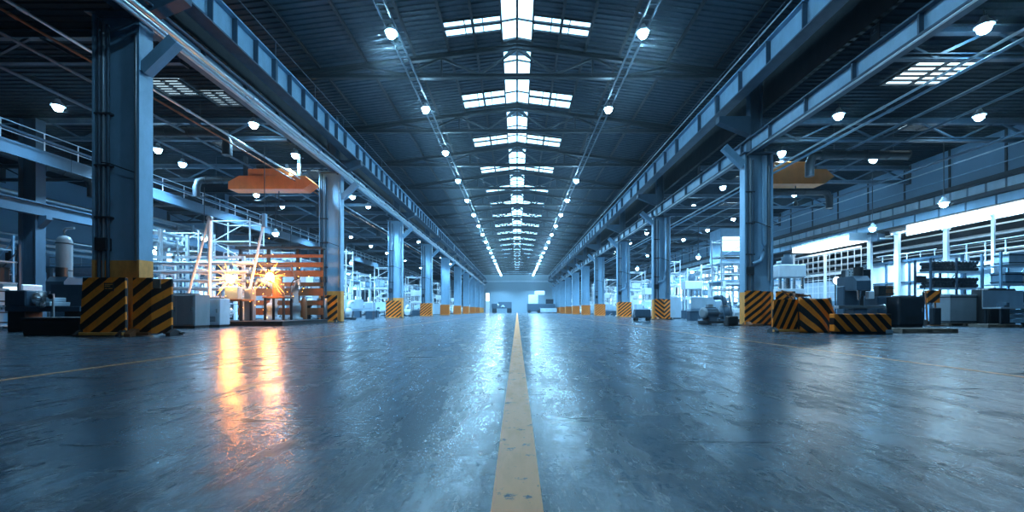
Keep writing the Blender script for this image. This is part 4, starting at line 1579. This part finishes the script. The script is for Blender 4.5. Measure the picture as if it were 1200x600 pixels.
MB().box(-.9, .9, 0, 7, .45, .62, .02).build('housing', 'pale', t)
MB().box(-.85, .8, .05, 6.95, .0, .45).build('diffuser', 'winhi', t)
MB().box(-.95, .95, -.08, 0, .0, .62).build('end_plate', 'pale', t)
t = thing('wall_bracket', 'dark bracket with a valve block on the wall right of the light box', 'bracket', (27.4, 32.4, 6.1))
MB().box(-.5, .5, -.4, .4, .5, .62).build('shelf', 'dark', t)
MB().box(-.3, .3, -.3, .3, -.1, .5, .03).build('block', 'steel2', t)
MB().cyl((-.5, -.8, 0), (.4, -.8, 0), .05, 8).cyl((0, -.8, 0), (0, 0, .1), .05, 8).build('pipe', 'white', t)
# pipes and lamps inside the annex
for k in range(10):
    z = 4.3 + (k % 5) * .62
    x = 30 + (k // 5) * 3.2
    o = MB().cyl((x, 20.3, z), (x, 49.7, z), .045 if k % 2 else .07, 8).build('hanging_pipe', ('white', 'galv', 'pale')[k % 3])
    tag(o, 'pale pipe seen through the right wall opening, %s from the top of the %s bank' % (ORD[4 - k % 5], 'front' if k < 5 else 'rear'), 'pipe', 'pipes inside the wall opening')
for k in range(4):
    t = thing('ceiling_tube_lamp', 'glowing tube lamp inside the right wall opening, %s from the camera' % ORD[k], 'lamp', (32.6, 24 + 6 * k, 7.35), 0, 'tube lamps inside the opening')
    MB().box(-.12, .12, -1.2, 1.2, .1, .25, .01).build('housing', 'white', t)
    MB().cyl((0, -1.15, .05), (0, 1.15, .05), .05, 8).build('tube', 'winhi', t)
# gap between the first and second right column
cart((ax(757, 30.5), 31.5, 0), 0, 'dark blue flat cart left of the second right column', mat='steel2', w=1.2, d=.8, h=.85)
folded((12.2, 35.4, 0), 0, 'folded striped barrier round the second right column', w=.75, d=.5, ma='hazm', mb='hazn', plate=False)
t = thing('hand_truck', 'dark hand truck leaning left of the barrier at the nearest right column', 'hand truck', (ax(857, 20.6), 20.8, 0))
for x in (-.18, .18):
    MB().bar((x, 0, .1), (x - .05, .25, 1.5), .05, .05).build('rail', 'steel2', t)
    MB().cyl((x - .04, 0, .14), (x + .04, 0, .14), .14, 14).build('wheel', 'rubber', t)
MB().box(-.3, .3, -.45, -.05, .03, .08).build('toe_plate', 'black', t)
MB().box(-.25, .25, -.4, -.05, .08, .5, .04).build('load', 'black', t)
pump((ax(846, 23), 23.5, 0), .3, 'dark pump set left of the nearest right column', mat='steel2')
t = thing('elevated_cabin', 'blue elevated crane cabin on white legs between the first two right columns', 'cabin', (ax(856, 44), 44, 0))
MB().box(-1.6, 1.6, -1.2, 1.2, az(308, 44), az(270, 44), .05).build('body', 'steel', t)
MB().box(-1.4, 1.4, -1.25, -1.2, az(296, 44), az(280, 44)).build('window_band', 'win', t)
for x in (-1.4, 1.4):
    for y in (-1, 1):
        MB().box(x - .1, x + .1, y - .1, y + .1, 0, az(308, 44)).build('leg', 'white', t)
MB().box(-1.8, 1.8, -1.4, 1.4, az(310, 44), az(308, 44)).build('floor_plate', 'pale', t)
mezz((22., 39.6, 0), 0, 'white railed platform between the first two right columns', w=7., d=3., z=3.4, mat='white')

# ================================================================ machinery of the far bays
FILL_L = [(mill, dict(mat='white', mat2='grey', h=2.6), 'white milling machine'), (pump, dict(mat='white'), 'white pump set'), (lathe, dict(mat='pale', mat2='steel2', L=2.6), 'pale lathe'), (press, dict(mat='white', mat2='steel2', h=3.6), 'white hydraulic press'),
          (bench, dict(mat='pale', w=2.2), 'pale work bench'), (tank, dict(mat='white', r=.5, h=3.2), 'white storage tank'), (conveyor, dict(mat='white', L=3.2), 'pale roller conveyor'), (robot, dict(mat='white'), 'white robot arm'), (cabinet, dict(mat='pale', w=1.4, d=.8, h=2.0, doors=2), 'pale double-door cabinet')]
SPOTS = ('beside the nave', 'second row', 'under the platform', 'by the outer wall')


def make_bridge(L=12., z=5.2, mat='white'):
    t = thing('pipe_bridge', '', 'pipe bridge')
    for y in (.3, L / 2, L - .3):
        f = MB()
        for x in (-.8, .8):
            f.box(x - .08, x + .08, y - .08, y + .08, 0, z + .9)
        f.box(-.8, .8, y - .08, y + .08, z - .2, z).box(-.8, .8, y - .08, y + .08, z + .55, z + .7)
        f.build('portal', mat, t)
    for k, (x, zz, r) in enumerate(((-.55, 0, .12), (-.2, 0, .08), (.1, 0, .1), (.45, 0, .13), (-.4, .7, .07), (0, .7, .12), (.4, .7, .08))):
        MB().cyl((x, 0, z + zz + r), (x, L, z + zz + r), r, 8).build('pipe', ('galv', 'white', 'pale')[k % 3], t)
    for y in (L * .3, L * .72):
        MB().tube([(.85, y, z + .5), (1.0, y, z + .3), (1.0, y, z - .4), (1.0, y, 2.2)], .07, 8).build('drop_pipe', 'galv', t)
    return t


bridge = Proto(make_bridge)
bridge((-23.2, 24.3, 0), .0, 'white pipe bridge over the machines behind the welding flares', L=5., z=5.0)
for k in range(5):
    bridge((-22.3, LC[k + 1] + 8.3, 0), 0, 'white pipe bridge in the left aisle, %s beyond the second left column' % ORD[k], 'pipe bridges of the left aisle', L=11., z=5.2)
    bridge((22.3, RC[k + 1] + 8.7, 0), 0, 'white pipe bridge in the right aisle, %s beyond the second right column' % ORD[k], 'pipe bridges of the right aisle', L=8.6, z=5.2)
k = 0
for side in (-1, 1):
    cols = LC if side < 0 else RC
    sn = 'left' if side < 0 else 'right'
    b0 = 1 if side < 0 else 0
    for b in range(b0, 8):
        ya = cols[b]
        slots = [(0, q, 14.3, ya + 2.6 + 3.8 * q) for q in range(3)]
        slots += [(1, q, 16.9, ya + 4.5 + 3.6 * q) for q in range(2)]
        slots += [(2, q, 20.6 + 2.6 * q, ya + 6.5) for q in range(2)]
        if side < 0:
            slots += [(3, q, 30.6, ya + 2.2 + 3.2 * q) for q in range(2)]
        if side > 0 and b == 1:
            slots = [x for x in slots if x[0] != 2]
        if b > 5:
            slots = [x for x in slots if x[0] == 0]
        if side > 0 and b == 0:
            slots = [x for x in slots if x[0] == 0 and x[1] > 0 or x[0] == 1]
        cnt = {}
        for j, q, xs, y in slots:
            fn, kw, lab = FILL_L[(k % 5) if j != 2 else (1, 4, 8)[k % 3]] if k % 7 != 6 or j == 2 else FILL_L[5 + k % 4]
            k += 1
            c = cnt[j, lab] = cnt.get((j, lab), 0) + 1
            fn((side * xs, y, 0), PI / 2 if fn is conveyor else random.choice((0, PI)),
               '%s in the %s %s bay, %s, %s from the camera' % (lab, ORD[b], sn, SPOTS[j], ORD[q]), 'machines in the %s %s bay' % (ORD[b], sn), **kw)
        if b > b0 and b < 7 and not (side > 0 and b == 1):
            mezz((side * 22, ya + 6.5, 0), PI if side < 0 else 0, 'white railed platform over the machines of the %s %s bay' % (ORD[b], sn), 'platforms of the %s aisle' % sn, w=6., d=3., z=4.2, mat='white')
            if b < 5:
                for q, (dx, mat, hh) in enumerate(((-2.2, 'white', 1.1), (-.6, 'steel', .8), (1.0, 'pale', 1.3))):
                    crate((side * 22 + dx, ya + 6.7, 4.326), 0, '%s box on the platform of the %s %s bay' % (('tall white', 'low blue', 'tall pale')[q], ORD[b], sn), 'boxes on the platforms', w=1.1, d=.9, h=hh, mat=mat)
        scaffold((side * 16.9, ya + 11.4, 0), 0, 'white scaffold tower at the rear of the %s %s bay' % (ORD[b], sn), 'scaffold towers of the %s aisle' % sn, h=6.4, n=5, w=2.4)
        if side > 0 and b == 0:
            continue
        rx = side * (25.8 if side > 0 else 31.5)
        rack((rx, ya + 9.7, 0), 0, 'tall storage rack by the outer wall of the %s %s bay' % (ORD[b], sn), 'storage racks of the %s aisle' % sn, w=2.6, d=.9, h=5., mat='steel')
        if b < 4:
            for q in range(3):
                for w_ in (-1, 1):
                    z = .15 + 4.1 * q / 3 + .055
                    crate((rx + w_ * .62, ya + 9.7, z), 0, '%s box on the %s shelf of the rack in the %s %s bay' % ('left' if w_ < 0 else 'right', ORD[q], ORD[b], sn), 'boxes on the racks', w=.9, d=.7, h=.7, mat=('pale', 'steel', 'white')[(q + b) % 3])
        if b + 1 < 9:
            barrier((side * 12.33, cols[b + 1] - 1.0, 0), 0, 'striped board before the %s column of the %s row' % (ORD[b + 1], sn), 'striped boards at the %s columns' % sn, m1='hazn', w=1.5, taper=.04)
bridge((-28.7, 32.2, 0), 0, 'tall white pipe bridge at the far left behind the inner columns', L=9., z=7.2, mat='pale')
bridge((-29.4, 50.2, 0), 0, 'tall white pipe bridge far back in the left aisle by the outer wall', L=9., z=7.2, mat='pale')
tank((-34.8, 38.5, 0), 0, 'big white storage tank by the left outer wall behind the scaffold towers', mat='white', r=1.1, h=5.2)
tank((-34.8, 42.2, 0), 0, 'second big white storage tank by the left outer wall', mat='white', r=1.0, h=4.4)
scaffold((-33.0, 23.5, 0), 0, 'pale scaffold tower at the far left beside the hydraulic press', h=7.6, n=5, w=2.8, mat='pale')
rack((-21.2, 16.6, 0), 0, 'dark rack of boxes at the far left edge behind the dark lathe', w=2.6, d=.9, h=3.4, mat='steel2')
for q in range(3):
    for w_ in (-1, 1):
        crate((-21.2 + w_ * .62, 16.6, .2 + 2.5 * q / 3 + .01), 0, '%s %s on the %s shelf of the dark rack at the far left' % (('dark', 'blue', 'pale')[(q + (w_ > 0)) % 3], 'left box' if w_ < 0 else 'right box', ORD[q]), 'boxes on the dark rack', w=.85, d=.7, h=.55, mat=('dark', 'steel', 'pale')[(q + (w_ > 0)) % 3])
# low hung lamps added to brighten the aisle machines and scaffolds
for i, (x, y, z) in enumerate(((-24.2, 33, 6.3), (-30.8, 36, 5.8), (-18.4, 32.5, 6.6), (-24.4, 46, 5.9), (-31, 52, 6.4), (-20.4, 52.5, 6.6), (-24.5, 62, 6.2), (-20.4, 70, 6.4), (19.2, 45.2, 6.4), (24.6, 48.5, 6.0), (16.2, 57.5, 6.4), (24.6, 60, 6.2), (17.6, 73, 6.4), (24.6, 74, 6.2), (25.4, 30.5, 6.6), (24.6, 24.6, 6.9))):
    lamp((x, y, z), 0, 'low hung lamp added to brighten the %s aisle machines, %s from the camera' % ('left' if x < 0 else 'right', ORD[i if i < 8 else i - 8]), 'added lamps in the %s aisle' % ('left' if x < 0 else 'right'), mat='bulbs', drop=4., power=2000)

# end of the hall
t = thing('tank_trailer', 'dark blue machine with a white tower at the far end, right of the yellow line', 'machine', (ax(635, 128), 128, 0))
MB().box(-4.4, 3.9, -1.5, 1.5, .4, 2.8, .1).build('body', 'steel2', t)
MB().box(-4, -1.2, -1.2, 1.2, 2.8, 5.4, .1).build('tower', 'white', t)
MB().box(-2.2, .8, -1.0, 1.0, 5.4, 6.6, .1).build('hood', 'white', t)
MB().box(1.2, 3.4, -1, 1, 2.8, 4.2, .05).build('engine_box', 'dark', t)
for x in (-3.8, -1, 2, 3.8):
    MB().cyl((x, -1.6, .5), (x, -1.2, .5), .5, 14).build('wheel', 'rubber', t)
cart((8.8, 119, 0), 0, 'pale flat cart at the far end beside the dark blue machine', mat='pale', w=4.5, d=1.5, h=1.4)
lathe((ax(588, 135), 135, 0), 0, 'dark blue lathe with two raised heads at the far end, left of the yellow line', mat='steel2', mat2='dark', L=2.6, scale=(2.4, 2., 2.))
cabinet((ax(626, 140), 140, 0), 0, 'white cabinet at the far end just right of the yellow line', mat='white', w=1.4, d=.8, h=2., doors=2, vents=True)

# ================================================================ haze, lights, camera
w = bpy.data.worlds.new('hall_air')
C.world = w
w.use_nodes = True
nt = w.node_tree
nt.nodes['Background'].inputs[0].default_value = (.3, .6, 1., 1)
nt.nodes['Background'].inputs[1].default_value = 0.0
HAZE = 0.0009
if HAZE:
    v = nt.nodes.new('ShaderNodeVolumeScatter')
    v.inputs['Color'].default_value = (.75, .9, 1., 1)
    v.inputs['Density'].default_value = HAZE
    v.inputs['Anisotropy'].default_value = .92
    nt.links.new(v.outputs[0], nt.nodes['World Output'].inputs['Volume'])

cam = bpy.data.cameras.new('camera')
cam.sensor_width = 36
cam.lens = 36 * FPX / 1200
cam.shift_x = -(VX - 600) / 1200
cam.shift_y = (VY - 300) / 1200
cam.clip_end = 400
co = bpy.data.objects.new('camera', cam)
co.location = (0, 0, H)
co.rotation_euler = (PI / 2, 0, 0)
COL.objects.link(co)
C.camera = co
C.view_settings.view_transform = 'Standard'
C.view_settings.look = 'None'
C.view_settings.exposure = 0.8
C.view_settings.gamma = 1
C.view_settings.use_curve_mapping = False
C.cycles.use_denoising = True
C.cycles.max_bounces = 5
C.cycles.diffuse_bounces = 3
C.cycles.glossy_bounces = 3
C.cycles.volume_bounces = 0
C.cycles.sample_clamp_indirect = 4
C.cycles.caustics_reflective = False
C.cycles.caustics_refractive = False
